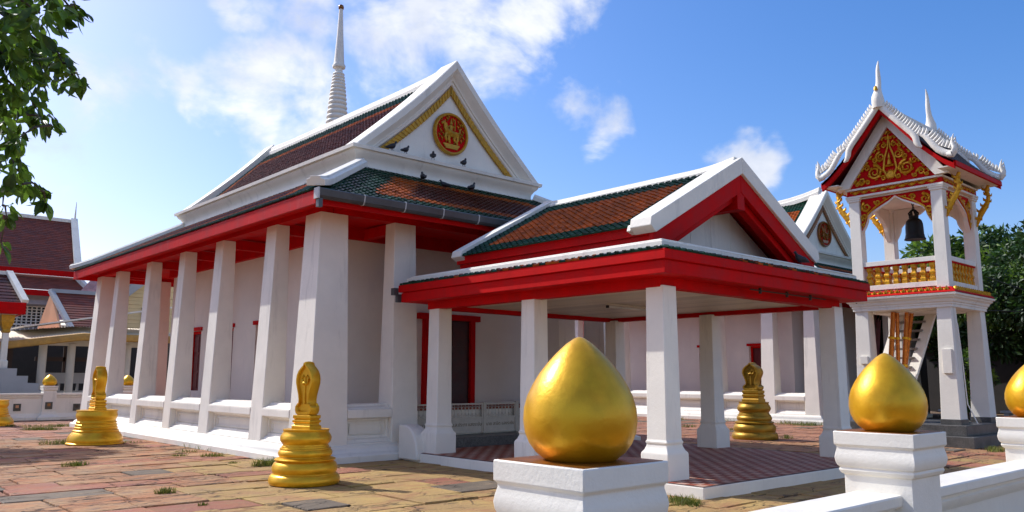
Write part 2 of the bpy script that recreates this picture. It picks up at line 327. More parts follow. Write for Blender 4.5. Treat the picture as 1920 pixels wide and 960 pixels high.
def clump(mb, c, r, n, ln, w, sq=.8):
    for _ in range(n):
        d = rdir(); rr = r*(random.random()**.45); p = c+Vector((d.x, d.y, d.z*sq))*rr
        dd = (d+rdir()*.7+Vector((0, 0, -.25))).normalized()
        leaf(mb, p, dd, rdir(), ln*random.uniform(.7, 1.3), w*random.uniform(.7, 1.2))
def tree(name, label, base, h, spread, crown_z, nclump, nleaf, ln, w, lm, group=None, seed=1, trunk_r=.2, squash=.8):
    random.seed(seed); base = Vector(base); t = root(name, label, 'tree', base, group)
    tr = MB(); cr = MB(); lm = lm if isinstance(lm, (list, tuple)) else [lm]
    top = base+Vector((random.uniform(-.3, .3), random.uniform(-.3, .3), h*.8))
    tr.tube([base, base.lerp(top, .3)+Vector((.1, .05, 0)), base.lerp(top, .65), top], [trunk_r, trunk_r*.8, trunk_r*.5, trunk_r*.12], 8)
    cz = (crown_z+h)/2; hh = (h-crown_z)/2
    for k in range(nclump):
        d = rdir(); rr = random.random()**.4
        c = base+Vector((d.x*spread*rr, d.y*spread*rr, cz+d.z*hh*rr))
        if k % 2 == 0:
            s0 = base.lerp(top, random.uniform(.35, .9)); tr.tube([s0, s0.lerp(c, .5)+Vector((0, 0, .15*spread*.3)), c], [trunk_r*.32, trunk_r*.2, .02], 5)
        cr.cur = k % len(lm); clump(cr, c, spread*random.uniform(.2, .36), nleaf, ln, w, squash)
    tr.build('trunk', 'bark', t, smooth=60, recalc=False); cr.build('crown', lm, t, recalc=False)
    return t

# ------------------------------------------------------------------ ground and paving
mb = MB(); mb.face([(-400, -400, -.035), (700, -400, -.035), (700, 700, -.035), (-400, 700, -.035)])
ground = tag(mb.build('ground', 'soil', recalc=False), kind='structure')
FOOT = [(7.45, 16.6, 13.8, 29), (9.4, 15.25, 6.6, 14), (27.6, 37.2, 14.3, 30), (21.0, 24.6, 7.0, 10.6), (-6, 60, 2.6, 3.05)]
random.seed(21)
slab_meshes = []
for k in range(8):
    bm = bmesh.new(); pts = []
    for (cx, cy, n) in ((-.5, -.5, 0), (.5, -.5, 1), (.5, .5, 2), (-.5, .5, 3)):
        pts.append(Vector((cx+random.uniform(-.012, .012), cy+random.uniform(-.02, .02), 0)))
    ring = []
    for i in range(4):
        a, b = pts[i], pts[(i+1) % 4]; ring.append(a)
        for t in (.33, .67): ring.append(a.lerp(b, t)+Vector((random.uniform(-.012, .012), random.uniform(-.02, .02), 0)))
    bot = [bm.verts.new((p.x, p.y, -.05)) for p in ring]; mid = [bm.verts.new((p.x, p.y, -.008)) for p in ring]; top = [bm.verts.new((p.x*.982, p.y*.965, random.uniform(-.001, .003))) for p in ring]
    n = len(ring)
    for r0, r1 in ((bot, mid), (mid, top)):
        for i in range(n): bm.faces.new((r0[i], r0[(i+1) % n], r1[(i+1) % n], r1[i]))
    bm.faces.new(top); me = bpy.data.meshes.new('paving_stone'); bm.to_mesh(me); bm.free(); me.materials.append(MATS['stone_tan']); slab_meshes.append(me)
slabs = []
y = -3.0
while y < 34.0:
    d = random.uniform(.50, .82) if y < 20 else random.uniform(.6, 1.0)
    x = -9 + random.uniform(0, 1.2)
    while x < 30:
        w = random.uniform(.6, 1.4)
        cx, cy = x+w/2, y+d/2
        inside = any(f[0]+.6 < cx-w/2 and cx+w/2 < f[1]-.6 and f[2]+.4 < cy-d/2 and cy+d/2 < f[3]-.4 for f in FOOT)
        pr = project((cx, cy, 0))
        if not inside and pr: slabs.append((pr[2], pr[0], pr[1], cx, cy, w, d))
        x += w
    y += d
def stone_kind(cx, cy):
    n = noise.noise(Vector((cx*.35, cy*.22, 3.1))); n2 = noise.noise(Vector((cx*1.3, cy*1.7, 9)))
    red = (cy-11.2)*.22 - (min(cx, 13)-5.0)*.34 + n*1.0 + max(0, cx-13)*.8          # rosier away from the front of the hall
    if n2 > .36: return 'stone_grey'
    if red > .35: return 'stone_pink' if n2 > -.32 else 'stone_rose'
    return 'stone_tan' if (n2 > -.24 or red < -.9) else 'stone_rose'
vis = sorted([s for s in slabs if -60 < s[1] < 1980 and 700 < s[2] < 1010])
near = set(vis[:300]); rest = MB(); random.seed(5)
for s in slabs:
    z, px, py, cx, cy, w, d = s
    if s in near:
        o = bpy.data.objects.new('paving_stone', random.choice(slab_meshes)); COL.objects.link(o); o.parent = ground
        o.location = (cx, cy, random.uniform(-.014, .008)); o.scale = (w-.03, d-.03, 1)
        o.rotation_euler = (random.uniform(-.012, .012), random.uniform(-.008, .008), random.choice((0, math.pi)))
        o.material_slots[0].link = 'OBJECT'; o.material_slots[0].material = MATS[stone_kind(cx, cy)]
    elif z < 45 and -700 < px < 2700:
        g = .012; zz = random.uniform(-.01, .004); rest.cur = {'stone_pink': 0, 'stone_rose': 1, 'stone_tan': 2, 'stone_grey': 3}[stone_kind(cx, cy)]
        rest.frust((cx-w/2+g, cx+w/2-g, cy-d/2+g, cy+d/2-g, -.05), (cx-w/2+g*1.6, cx+w/2-g*1.6, cy-d/2+g*1.6, cy+d/2-g*1.6, zz))
tag(rest.build('paving_beyond', ['stone_far', 'stone_rose', 'stone_tan', 'stone_grey'], ground, recalc=False), kind='stuff')

# ------------------------------------------------------------------ hall with open colonnade and two-tier roof
def hall(name, label, c, dy, colsY, windowsY, seed, gold='gold_flat', sweep=.06):
    random.seed(seed)
    H = root(name, label, 'temple', (c, 13.85+dy, 0)); hx = 4.55; y0 = 13.85+dy; y1 = colsY[-1][1]
    x0, x1 = c-hx, c+hx; TOP = 4.8
    # plinth
    mb = MB(); prof = [(.22, 0), (.22, .11), (.20, .125), (.135, .15), (.115, .2), (.07, .225), (.06, .27), (.02, .30), (0, .315)]
    inner = [(-.5, .316), (-.5, .9)]
    mb.rect(x0, x1, y0, y1, prof+inner)
    plinth = mb.build('plinth', 'plaster', H, smooth=50)
    B('veranda_floor', 'floor_red', H, (x0+.45, x1-.45, y0+.45, y1-.45, .9, .94))
    def bay(fr, s0, s1, parent):
        mb = MB()
        mb.fbox(fr, s0, s1, -.36, -.20, .30, .956)
        mb.ext(fr, [(-.21, .30), (-.002, .30), (-.002, .335), (-.05, .355), (-.08, .40), (-.145, .425), (-.16, .475), (-.21, .48)], s0, s1)
        mb.ext(fr, [(-.21, .82), (-.21, .745), (-.15, .755), (-.135, .785), (-.05, .805), (-.012, .82), (-.012, .957), (-.21, .957)], s0, s1)
        for a, b in ((s0, s0+.05), (s1-.05, s1)): mb.fbox(fr, a, b, -.21, -.15, .42, .79)
        mb.ext(fr, [(-.02, .955), (-.02, .975), (-.06, .985), (-.085, 1.01), (-.16, 1.035), (-.18, 1.075), (-.23, 1.085), (-.45, 1.085), (-.45, .955)], s0, s1)
        i = .13
        if s1-s0 > .7:
            for a, b, e, g in ((s0+i, s1-i, .50, .525), (s0+i, s1-i, .68, .705), (s0+i, s0+i+.025, .525, .68), (s1-i-.025, s1-i, .525, .68)): mb.fbox(fr, a, b, -.21, -.175, e, g)
        mb.build('plinth_panel', 'plaster', parent, bevel=.006)
    frL = (x0, 0, 0, 1, -1, 0); frR = (x1, 0, 0, 1, 1, 0); frF = (0, y0, 1, 0, 0, -1); frK = (0, y1, 1, 0, 0, 1)
    fx = [(x0, x0+.83), (c-2.72, c-2.08), (c+2.08, c+2.72), (x1-.83, x1)]
    for fr in (frL, frR):
        for a, b in zip(colsY[:-1], colsY[1:]): bay(fr, a[1], b[0], plinth)
    bay(frF, fx[0][1], fx[1][0], plinth); bay(frF, fx[2][1], fx[3][0], plinth)
    for i in range(3): bay(frK, fx[i][1], fx[i+1][0], plinth)
    # columns, battered on the outside
    def column(xa, xb, ya, yb, ox, oy):
        bt = .17; mb = MB(); sx, sy = .05, .05
        ta = xa+(bt if ox < 0 else sx); tb = xb-(bt if ox > 0 else sx); tya = ya+(bt if oy < 0 else sy); tyb = yb-(bt if oy > 0 else sy)
        mb.frust((xa, xb, ya, yb, .30), (ta, tb, tya, tyb, TOP)); mb.build('column', 'plaster', H, bevel=.014)
    for i, (a, b) in enumerate(colsY):
        e = -1 if i == 0 else (1 if i == len(colsY)-1 else 0); w = .83 if e else .52
        column(x0, x0+w, a, b, -1, e); column(x1-w, x1, a, b, 1, e)
    for xa, xb in fx[1:3]:
        column(xa, xb, y0, y0+.55, 0, -1); column(xa, xb, y1-.55, y1, 0, 1)
    # inner hall
    wx, wy0, wy1 = 3.02, 15.62+dy, y1-3.3
    mb = MB(); rv = .22      # outer wall skin pierced by window openings, solid core behind
    mb.box(c-wx+rv, c+wx-rv, wy0+.01, wy1-.01, .1, TOP+.02)
    for sx in (-1, 1):
        fr = (c+sx*wx, 0, 0, 1, sx, 0); e0 = wy0
        for wyc in windowsY+[None]:
            e1 = wyc-.5 if wyc else wy1
            mb.fbox(fr, e0, e1, -rv, 0, .1, TOP+.02)
            if wyc: mb.fbox(fr, e1, wyc+.5, -rv, 0, .1, 1.2); mb.fbox(fr, e1, wyc+.5, -rv, 0, 2.9, TOP+.02); e0 = wyc+.5
    mb.box(c-wx+rv, c+wx-rv, wy0, wy0+.01, .1, TOP+.02); mb.box(c-wx+rv, c+wx-rv, wy1-.01, wy1, .1, TOP+.02)
    W = mb.build('wall', 'wall_pink', H)
    for wyc in windowsY:
        for sx in (-1, 1):
            fr = (c+sx*wx, 0, 0, 1, sx, 0); mb = MB()
            for a, b, z0, z1 in ((wyc-.5, wyc-.42, 1.2, 2.82), (wyc+.42, wyc+.5, 1.2, 2.82), (wyc-.5, wyc+.5, 2.82, 2.9)): mb.fbox(fr, a+.001, b-.001, -rv+.001, -rv+.09, z0+.001, z1-.001)
            mb.fbox(fr, wyc-.58, wyc+.58, .001, .05, 2.9, 3.0)
            wn = mb.build('window', 'red', H)
            for a in (wyc-.42, wyc+.004):
                mb = MB(); mb.fbox(fr, a, a+.416, -rv+.001, -rv+.045, 1.2, 2.82)
                for z in (1.26, 1.78, 2.3): mb.fbox(fr, a+.06, a+.356, -rv+.04, -rv+.06, z, z+.45)
                mb.build('shutter', 'red_dark', wn)
    dxs = .62; mb = MB()
    for a, b, z0, z1 in ((c-dxs-.14, c-dxs, .9, 2.96), (c+dxs, c+dxs+.14, .9, 2.96), (c-dxs-.3, c+dxs+.3, 2.96, 3.10)): mb.fbox(frF, a, b, -(wy0-y0), -(wy0-y0)+.13, z0, z1)
    dr = mb.build('door', 'red', H)
    for s in (-1, 1):
        a = c-dxs if s < 0 else c+.005; mb = MB(); mb.fbox(frF, a, a+dxs-.005, -(wy0-y0), -(wy0-y0)+.05, .94, 2.96)
        for z in (1.05, 1.7, 2.35): mb.fbox(frF, a+.09, a+dxs-.1, -(wy0-y0)+.04, -(wy0-y0)+.075, z, z+.52)
        mb.build('leaf_panel', 'door_wood', dr)
    # eaves: soffit, beams, fascia
    ex, ey0, ey1, ez = 5.0, 13.1+dy, colsY[-1][1]+.25, 4.99
    mb = MB()
    mb.box(c-ex+.05, c+ex-.05, ey0+.05, ey1-.05, 4.90, 4.93); mb.build('soffit', 'red', H)
    mb = MB()
    for sx in (-1, 1): mb.box(*sorted((c+sx*(hx-.17), c+sx*(hx-.45))), y0+.2, y1-.2, TOP-.002, 4.905)
    for ya, yb in ((y0+.17, y0+.45), (y1-.45, y1-.17)): mb.box(x0+.46, x1-.46, ya, yb, TOP-.002, 4.905)
    for sx in (-1, 1): mb.box(*sorted((c+sx*(wx+.002), c+sx*(wx+.12))), wy0-.1, wy1+.1, 4.62, 4.903)
    mb.box(c-wx-.12, c+wx+.12, wy0-.12, wy0-.002, 4.62, 4.903)
    mb.build('eave_beam', 'red', H)
    for (a, b) in colsY[1:-1]:
        for sx in (-1, 1): B('tie_beam', 'red', H, (*sorted((c+sx*(wx+.12), c+sx*(hx-.46))), (a+b)/2-.09, (a+b)/2+.09, 4.64, 4.86))
    for xa, xb in fx[1:3]: B('tie_beam', 'red', H, ((xa+xb)/2-.09, (xa+xb)/2+.09, y0+.46, wy0-.12, 4.64, 4.86))
    for sx in (-1, 1): B('fascia', 'red_weathered', H, (*sorted((c+sx*ex, c+sx*(ex-.05))), ey0, ey1, 4.72, 4.975))
    B('fascia', 'red', H, (c-ex+.051, c+ex-.051, ey0, ey0+.05, 4.72, 4.974)); B('fascia', 'red', H, (c-ex+.051, c+ex-.051, ey1-.05, ey1, 4.72, 4.974))
    # skirt roof
    run = 2.28; top = 6.27; rise = top-ez; sl = math.hypot(run, rise)
    R = MB(); R.face([(c-ex, ey0, ez), (c+ex, ey0, ez), (c+ex-run, ey0+run, top), (c-ex+run, ey0+run, top)])
    fr_ = ey1-(26.0+dy) if ey1 > 27 else run
    fr_ = max(run, min(fr_, 3.3)); ky = ey1-fr_
    R.face([(c-ex, ey1, ez), (c+ex, ey1, ez), (c+ex-run, ky, top), (c-ex+run, ky, top)])
    for sx in (-1, 1): R.face([(c+sx*ex, ey0, ez), (c+sx*ex, ey1, ez), (c+sx*(ex-run), ky, top), (c+sx*(ex-run), ey0+run, top)])
    skirt = R.build('lower_roof', 'tile_dark', H, recalc=False)
    T = MB(); tw, th = .15, .125; k1 = run/sl
    def fpat(dl, dr, db, dt, u, i, j):
        if db < .40 or dt < .50: return 0
        m = min(dl, dr)*k1 + random.uniform(-.05, .05)
        if m < .95: return 0
        if db < .66 or dt < .74 or m < 1.6: return 1
        return 2
    tiles(T, (c-ex, ey0, ez+.01), (1, 0, 0), (0, run, rise), 2*ex, sl, k1, k1, tw, th, fpat)
    ksl = math.hypot(fr_, rise); tiles(T, (c+ex, ey1, ez+.01), (-1, 0, 0), (0, -fr_, rise), 2*ex, ksl, run/ksl, run/ksl, tw, th, fpat)
    Ly = ey1-ey0
    tiles(T, (c-ex, ey1, ez+.01), (0, -1, 0), (run, 0, rise), Ly, sl, fr_/sl, k1, tw, th, fpat)
    tiles(T, (c+ex, ey0, ez+.01), (0, 1, 0), (-run, 0, rise), Ly, sl, k1, fr_/sl, tw, th, fpat)
    T.build('roof_tiles', TILE3, skirt, recalc=False, stuff=True)
    # white hip ridges with blunt curled ends
    for sx in (-1, 1):
        for (ya, yb) in ((ey0, ey0+run), (ey1, ky)):
            sgn = 1 if yb > ya else -1
            A = V(c+sx*(ex+.02), ya-sgn*.02, ez+.06); Bp = V(c+sx*(ex-run-.05), yb+sgn*.05, top+.09); mb = MB()
            side = (Bp-A).cross(V(0, 0, 1)).normalized(); upv = side.cross((Bp-A).normalized())
            if upv.z < 0: upv = -upv
            P = [A+upv*.07, A.lerp(Bp, .10)+upv*.02, A.lerp(Bp, .2), A.lerp(Bp, .5), Bp]
            rings = []
            for q, (p, w) in enumerate(zip(P, (.17, .17, .155, .15, .15))):
                rings.append([p-side*w-upv*.08, p-side*w+upv*.035, p-side*(w*.62)+upv*.06, p-side*(w*.55)+upv*.10, p+side*(w*.55)+upv*.10, p+side*(w*.62)+upv*.06, p+side*w+upv*.035, p+side*w-upv*.08])
            mb.loft(rings); mb.build('hip_ridge', 'plaster', skirt, bevel=.01)
    # cornice
    cx_, cya, cyb = 2.62, 15.66+dy, ky-.0
    mb = MB()
    mb.rect(c-cx_, c+cx_, cya, cyb, [(.17, 6.18), (.17, 6.27), (.13, 6.285), (.13, 6.345), (.09, 6.355), (.085, 6.40), (.10, 6.47), (.15, 6.55), (.21, 6.61), (.235, 6.66), (.235, 6.68), (.30, 6.69), (.31, 6.77), (.27, 6.79), (-.05, 6.80)])
    mb.build('cornice', 'plaster', H, smooth=28)
    # upper roof
    za, zb, xb = 9.20, 6.74, 2.5; U = MB(); ya, yb = cya+.05, cyb-.05
    ups = math.hypot(xb, za-zb)
    for sx in (-1, 1): U.face([(c+sx*xb, ya, zb), (c+sx*xb, yb, zb), (c, yb, za), (c, ya, za)])
    up = U.build('upper_roof', 'tile_dark', H, recalc=False)
    T = MB()
    def upat(dl, dr, db, dt, u, i, j):
        m = min(dl, dr)
        if dt < .80 or m < .70: return 0
        if dt < 1.0 or m < 1.05 or db < .2: return 1
        return 2
    for sx in (-1, 1):
        O = (c-xb, yb, zb+.01) if sx < 0 else (c+xb, ya, zb+.01)
        tiles(T, O, (0, sx, 0), (-sx*xb, 0, za-zb), yb-ya, ups, 0, 0, tw, th, upat)
    T.build('roof_tiles', TILE3, up, recalc=False, stuff=True)
    # ridge, sweeping up to both gables
    mb = MB(); rings = []
    n = 28
    for i in range(n+1):
        yy = ya+(yb-ya)*i/n; e = max(0, 1-min(yy-ya, yb-yy)/2.3); z = za+sweep*e*e
        rings.append([(c-.19, yy, z-.22), (c-.19, yy, z-.05), (c-.13, yy, z), (c-.11, yy, z+.11), (c-.06, yy, z+.15), (c+.06, yy, z+.15), (c+.11, yy, z+.11), (c+.13, yy, z), (c+.19, yy, z-.05), (c+.19, yy, z-.22)])
    mb.loft(rings); mb.build('ridge', 'plaster', up, smooth=30)
    # gables
    for sgn, yg in ((-1, cya), (1, cyb)):
        ap = 9.50; bz = 6.79; xe = 2.83; t0 = math.atan2(ap-bz, xe); ct = math.cos(t0); tt = math.tan(t0)
        mb = MB(); mb.prism([(c-xe+.35, bz), (c+xe-.35, bz), (c, bz+(xe-.35)*tt)], 'y', yg-sgn*.02, yg-sgn*.2)
        G = mb.build('gable', 'plaster', H)
        pr = [(0.0, .42), (0.0, -.24), (.02, -.27), (.16, -.27), (.19, -.23), (.22, -.21), (.27, -.12), (.32, -.09), (.345, -.09), (.36, -.05), (.41, -.05), (.43, -.03), (.45, .01), (.40, .42)]
        for sx in (-1, 1):
            rings = []
            for k in range(9):
                f = k/8; ring = []
                for o, dd in pr:
                    az = ap-o/ct; bx = (az-bz)/tt; sag = -.075*math.sin(math.pi*f)*(1-.2*f)
                    ring.append((c+sx*(bx*f+sag*math.sin(t0)), yg-sgn*dd, az+(bz-az)*f+sag*math.cos(t0)))
                rings.append(ring)
            mb = MB(); mb.loft(rings); mb.build('raking_moulding', 'plaster', G, smooth=30)
            mb = MB(); o1, o2 = .46, .60; na = 46
            for k in range(na):
                for e, (oo, hw) in enumerate(((o1, .034),)):
                    f = (k+.35)/na*.985; q = []
                    for o in (o1, o2):
                        az = ap-o/ct; bx = (az-bz)/tt; sag = -.075*math.sin(math.pi*f)*(1-.2*f)
                        q.append((c+sx*(bx*f+sag*math.sin(t0)), az+(bz-az)*f+sag*math.cos(t0)))
                    (ax, az1), (bx2, bz2) = q
                    if bz2 < bz: continue
                    tx, tz = sx*math.cos(t0)*.031, -math.sin(t0)*.031
                    yy0, yy1 = sorted((yg+sgn*.0, yg+sgn*(.035 if k % 2 else .05)))
                    mb.prism([(ax-tx, az1-tz), (ax+tx, az1+tz), (bx2+tx, bz2+tz), ((bx2), bz2-.035), (bx2-tx, bz2-tz)], 'y', yy0, yy1)
            mb.build('gold_fringe', gold, G)
        # medallion
        yM = yg+sgn*.02; zM = 7.62
        md = MB(); md.loft([[(c+.50*math.cos(a), y_, zM+.50*math.sin(a)) for a in [2*math.pi*k/40 for k in range(40)]] for y_ in (yM-sgn*.03, yM+sgn*.025)])
        M = md.build('medallion', 'red', G)
        mb = MB(); mb.loft([[(c+r*math.cos(2*math.pi*k/40), yM+sgn*d_, zM+r*math.sin(2*math.pi*k/40)) for k in range(40)] for r, d_ in ((.545, 0), (.54, .05), (.51, .085), (.475, .07), (.465, .02))], True, False); mb.build('rim', gold, M, smooth=40)
        mb = MB(); q = lambda u, w, d=.05: (c+u, yM+sgn*d, zM+w)
        if sgn < 0: relief(mb, q)
        else: relief(mb, lambda u, w, d=.05: q(-u, w, d))
        mb.build('relief', gold, M, smooth=50)
    return H
def relief(mb, q):   # small gilt rider on a striding beast among flames, upon a stepped base
    def T(pts, rr, flat=.6): mb.tube([q(u, w, .04) for u, w in pts], rr, 6, 1)
    T([(-.17, .06), (-.05, .0), (.08, -.01), (.17, .02)], [.07, .095, .085, .06])              # body
    T([(-.14, .05), (-.19, .13), (-.2, .22), (-.25, .27)], [.075, .065, .06, .03]); T([(-.25, .25), (-.31, .22)], [.05, .025])   # neck, head
    T([(-.22, .25), (-.2, .34)], [.04, .01])
    for pts in ([(-.15, .0), (-.19, -.1), (-.14, -.2), (-.17, -.24)], [(-.08, -.03), (-.08, -.14), (-.05, -.24)], [(.12, -.02), (.08, -.12), (.12, -.2), (.09, -.25)], [(.18, 0), (.2, -.11), (.17, -.19), (.19, -.25)]): T(pts, [.055, .042, .03, .03])
    T([(.19, .03), (.26, .06), (.27, .16), (.33, .19)], [.035, .03, .03, .012])               # tail
    T([(-.02, .08), (-.02, .17), (-.01, .22)], [.05, .06, .04]); T([(-.01, .24), (-.01, .31), (-.01, .4)], [.045, .03, .006])  # rider, crown
    T([(-.04, .2), (-.12, .16), (-.1, .1)], [.025, .022, .02]); T([(.03, .2), (.1, .18), (.11, .24)], [.025, .022, .02]); T([(.11, .1), (.11, .4)], [.014, .012])
    T([(.0, .08), (-.07, .02), (-.06, -.06)], [.04, .035, .025])
    for w, hh, ww in ((-.285, .02, .25), (-.325, .02, .22), (-.365, .018, .19)): mb.hexa([q(-ww, w-hh, .01), q(ww, w-hh, .01), q(ww, w-hh, .06), q(-ww, w-hh, .06)], [q(-ww, w+hh, .01), q(ww, w+hh, .01), q(ww, w+hh, .06), q(-ww, w+hh, .06)])
    for u, w in ((-.38, -.1), (-.33, .02), (-.38, .14), (-.3, -.16), (-.26, -.05), (-.14, .36), (-.32, .34), (.05, .36), (.2, .33), (.27, .26), (.36, .1), (.37, -.06), (.3, -.14), (.32, .02), (.27, -.03), (.2, .2), (-.1, .42), (.33, .27)):
        T([(u, w-.05), (u+.03, w), (u-.015, w+.04), (u+.02, w+.09)], [.022, .026, .018, .004])

hall('ordination_hall', 'long white hall with tall columns whose roof gutter meets the red open pavilion', 12.0, 0,
     [(13.85, 14.68), (15.85, 16.42), (18.6, 19.15), (21.0, 21.5), (23.57, 24.05), (26.4, 26.88), (28.25, 28.95)], [16.75, 19.15, 21.50, 23.70], 3)
hall('assembly_hall', 'white columned hall with sunlit plinth standing beyond the open pavilion and bell tower', 32.25, .55,
     [(14.4, 14.98), (16.15, 16.72), (18.45, 19.0), (20.85, 21.35), (23.4, 23.9), (26.2, 26.7), (28.8, 29.5)], [17.6, 20.0, 22.6], 4, 'gold_brown', .30)
MAIN = bpy.data.objects['ordination_hall']

# gutter along the front eave of the near hall: bolted lengths with pale joints
GX = [7.0+i*.93 for i in range(11)]; gp = [(13.09, 4.99), (13.09, 4.84), (13.05, 4.80), (12.985, 4.80), (12.945, 4.85), (12.925, 4.97), (12.945, 4.99)]
for i, (a, b) in enumerate(zip([6.985]+GX[1:], GX[1:]+[17.0])):
    mb = MB(); mb.prism(gp, 'x', a, b-.004); g = mb.build('gutter_length', 'gutter', MAIN, bevel=.006)
    if i < 10:
        mb = MB(); mb.prism([(13.092, 4.994), (13.092, 4.836), (13.052, 4.793), (12.98, 4.793), (12.938, 4.848), (12.917, 4.972), (12.94, 4.996)], 'x', b-.012, b+.012); mb.build('joint', 'joint', g)
B('gutter_end', 'joint', MAIN, (6.955, 6.985, 12.92, 13.09, 4.79, 4.99)); B('downpipe_stub', 'gutter', MAIN, (6.99, 7.07, 12.96, 13.06, 4.64, 4.80))

# stair cheeks and step at the entrance of the near hall
for k, xx in enumerate((9.28, 14.38)):
    mb = MB(); pts = [(13.62, .02), (12.98, .02), (12.98, .16), (13.01, .20)]+[(13.45-.44*math.cos(math.radians(t)), .20+.48*math.sin(math.radians(t))) for t in range(5, 91, 8)]+[(13.62, .68)]
    mb.prism(pts, 'x', xx, xx+.34); mb.build('stair_cheek', 'plaster', MAIN, bevel=.03, smooth=40)
B('entrance_step', 'granite', MAIN, (9.93, 14.07, 13.56, 15.2, .10, .355), bevel=.01)

# ------------------------------------------------------------------ open pavilion
PV = root('open_pavilion', 'open red and white pavilion with tiled gable roof on six pillars', 'pavilion', (12.3, 10, 0))
pc = 12.3; fl = .17
B('platform', 'plaster', PV, (9.36, 15.24, 6.56, 13.55, -.05, fl-.012), bevel=.012)
mb = MB(); ts = .155; rng = random.Random(3)
nx, ny = int(5.84/ts), int(6.95/ts)
for i in range(nx):
    for j in range(ny):
        x, yv = 9.385+i*ts, 6.585+j*ts; mb.cur = (0 if (i+j) % 2 else 1) if (i % 6 and j % 6 or 1) else 0
        z = fl+rng.uniform(-.0006, .0006); g = .0035
        mb.face([(x+g, yv+g, z), (x+ts-g, yv+g, z), (x+ts-g, yv+ts-g, z), (x+g, yv+ts-g, z)])
mb.build('floor_tiles', ['floor_red', 'floor_light'], PV, recalc=False, stuff=True)
B('floor_bed', 'grout', PV, (9.37, 15.23, 6.57, 13.54, fl-.02, fl-.005))
for xx, sx in ((9.45, -1), (14.68, 1)):
    for yy in (7.2, 9.93, 12.62):
        mb = MB(); a, b, w = xx, yy, .49
        # base: flush block, ogee shoulder, shaft slightly tapering
        mb.loft([[(a+o, b+o, z), (a+w-o, b+o, z), (a+w-o, b+w-o, z), (a+o, b+w-o, z)] for o, z in ((0, fl-.01), (0, .52), (.006, .545), (.035, .58), (.058, .64), (.062, .665), (.05, .68), (.05, .70), (.062, .715), (.066, .74), (.085, 2.955))])
        mb.build('pillar', 'plaster', PV, smooth=35, bevel=.012)
fx0, fx1, fy0, fy1 = 9.11, 15.49, 6.91, 13.49
# beams, ceiling boards, fascia
mb = MB(); bi = .42
for a, b, cc, d in ((fx0+bi, fx0+bi+.2, fy0+bi, fy1-bi), (fx1-bi-.2, fx1-bi, fy0+bi, fy1-bi), (fx0+bi+.2, fx1-bi-.2, fy0+bi, fy0+bi+.2), (fx0+bi+.2, fx1-bi-.2, fy1-bi-.2, fy1-bi)): mb.box(a, b, cc, d, 2.93, 3.10)
mb.build('ring_beam', 'red', PV, bevel=.006)
x = fx0+bi+.2; k = 0
while x < fx1-bi-.2-.01:
    w = min(.148, fx1-bi-.2-x); B('ceiling_board', 'ceiling', PV, (x+.008, x+w-.008, fy0+bi+.2, fy1-bi-.2, 3.015, 3.035)); x += .148
B('void_shade_sheet', 'void_shade', PV, (fx0+bi+.1, fx1-bi-.1, fy0+bi+.1, fy1-bi-.1, 3.04, 3.06))  # near-black sheet above the boards, its colour stands in for shade in the gaps
mb = MB()
mb.rect(fx0, fx1, fy0, fy1, [(-.50, 3.075), (-.045, 3.073), (-.045, 3.255), (-.06, 3.257), (-.06, 3.268), (0, 3.27), (0, 3.41), (-.3, 3.412)], caps=False); mb.build('fascia', 'red', PV, bevel=.004)
# lower skirt with flashing
R = MB(); R.rect(fx0, fx1, fy0, fy1, [(0, 3.415), (-.34, 3.52), (-1.2, 3.53)], caps=True); sk = R.build('lower_roof', 'tile_dark', PV)
T = MB(); run, rise = .34, .105; sl = math.hypot(run+.03, rise)
def lp(dl, dr, db, dt, u, i, j): return 0 if (min(dl, dr) < 1.2 or rng.random() < .35) else rng.choice((0, 1, 2))
for O, U, Vv, W in (((fx0+.02, fy1, 3.42), (0, -1, 0), (run, 0, rise), fy1-fy0), ((fx1-.02, fy0, 3.42), (0, 1, 0), (-run, 0, rise), fy1-fy0), ((fx0, fy0+.02, 3.42), (1, 0, 0), (0, run, rise), fx1-fx0), ((fx1, fy1-.02, 3.42), (-1, 0, 0), (0, -run, rise), fx1-fx0)):
    tiles(T, O, U, Vv, W, sl, 1, 1, .15, .122, lp)
T.build('roof_tiles', TILE3, sk, recalc=False, stuff=True)
mb = MB(); fi = .17
for a, b, cc, d in ((fx0+fi, fx0+fi+.16, fy0+fi, fy1-.02), (fx1-fi-.16, fx1-fi, fy0+fi, fy1-.02), (fx0+fi+.16, fx1-fi-.16, fy0+fi, fy0+fi+.16)):
    mb.box(a, b, cc, d, 3.46, 3.565); 
mb.rect(fx0+fi+.05, fx1-fi-.05, fy0+fi+.05, fy1-.08, [(0, 3.565), (0, 3.60), (-.1, 3.602)], caps=False)
mb.build('flashing', 'plaster', sk, bevel=.012)
# upper roof
ux, uy0, uy1, uz = 2.48, 7.62, 12.6, 3.95; ridge = 5.30
B('upper_wall', 'plaster', PV, (pc-2.3, pc+2.3, 8.28, 12.3, 3.5, 3.9))
mb = MB()
for sx in (-1, 1):
    B('upper_fascia', 'red', PV, (*sorted((pc+sx*(ux-.02), pc+sx*(ux-.07))), uy0+.02, uy1-.05, 3.80, 3.965), bevel=.004); B('upper_fascia', 'red', PV, (*sorted((pc+sx*(ux-.06), pc+sx*(ux-.12))), uy0+.06, uy1-.1, 3.60, 3.798), bevel=.004)
slp = (ridge-uz)/ux; an = math.atan(slp); us = math.hypot(ux, ridge-uz)
U = MB()
for sx in (-1, 1): U.loft([[(pc+sx*ux, y_, uz), (pc, y_, ridge), (pc, y_, ridge-.07), (pc+sx*(ux-.05), y_, uz-.05)] for y_ in (uy0+.1, uy1-.05)])
upr = U.build('upper_roof', 'red', PV)
T = MB()
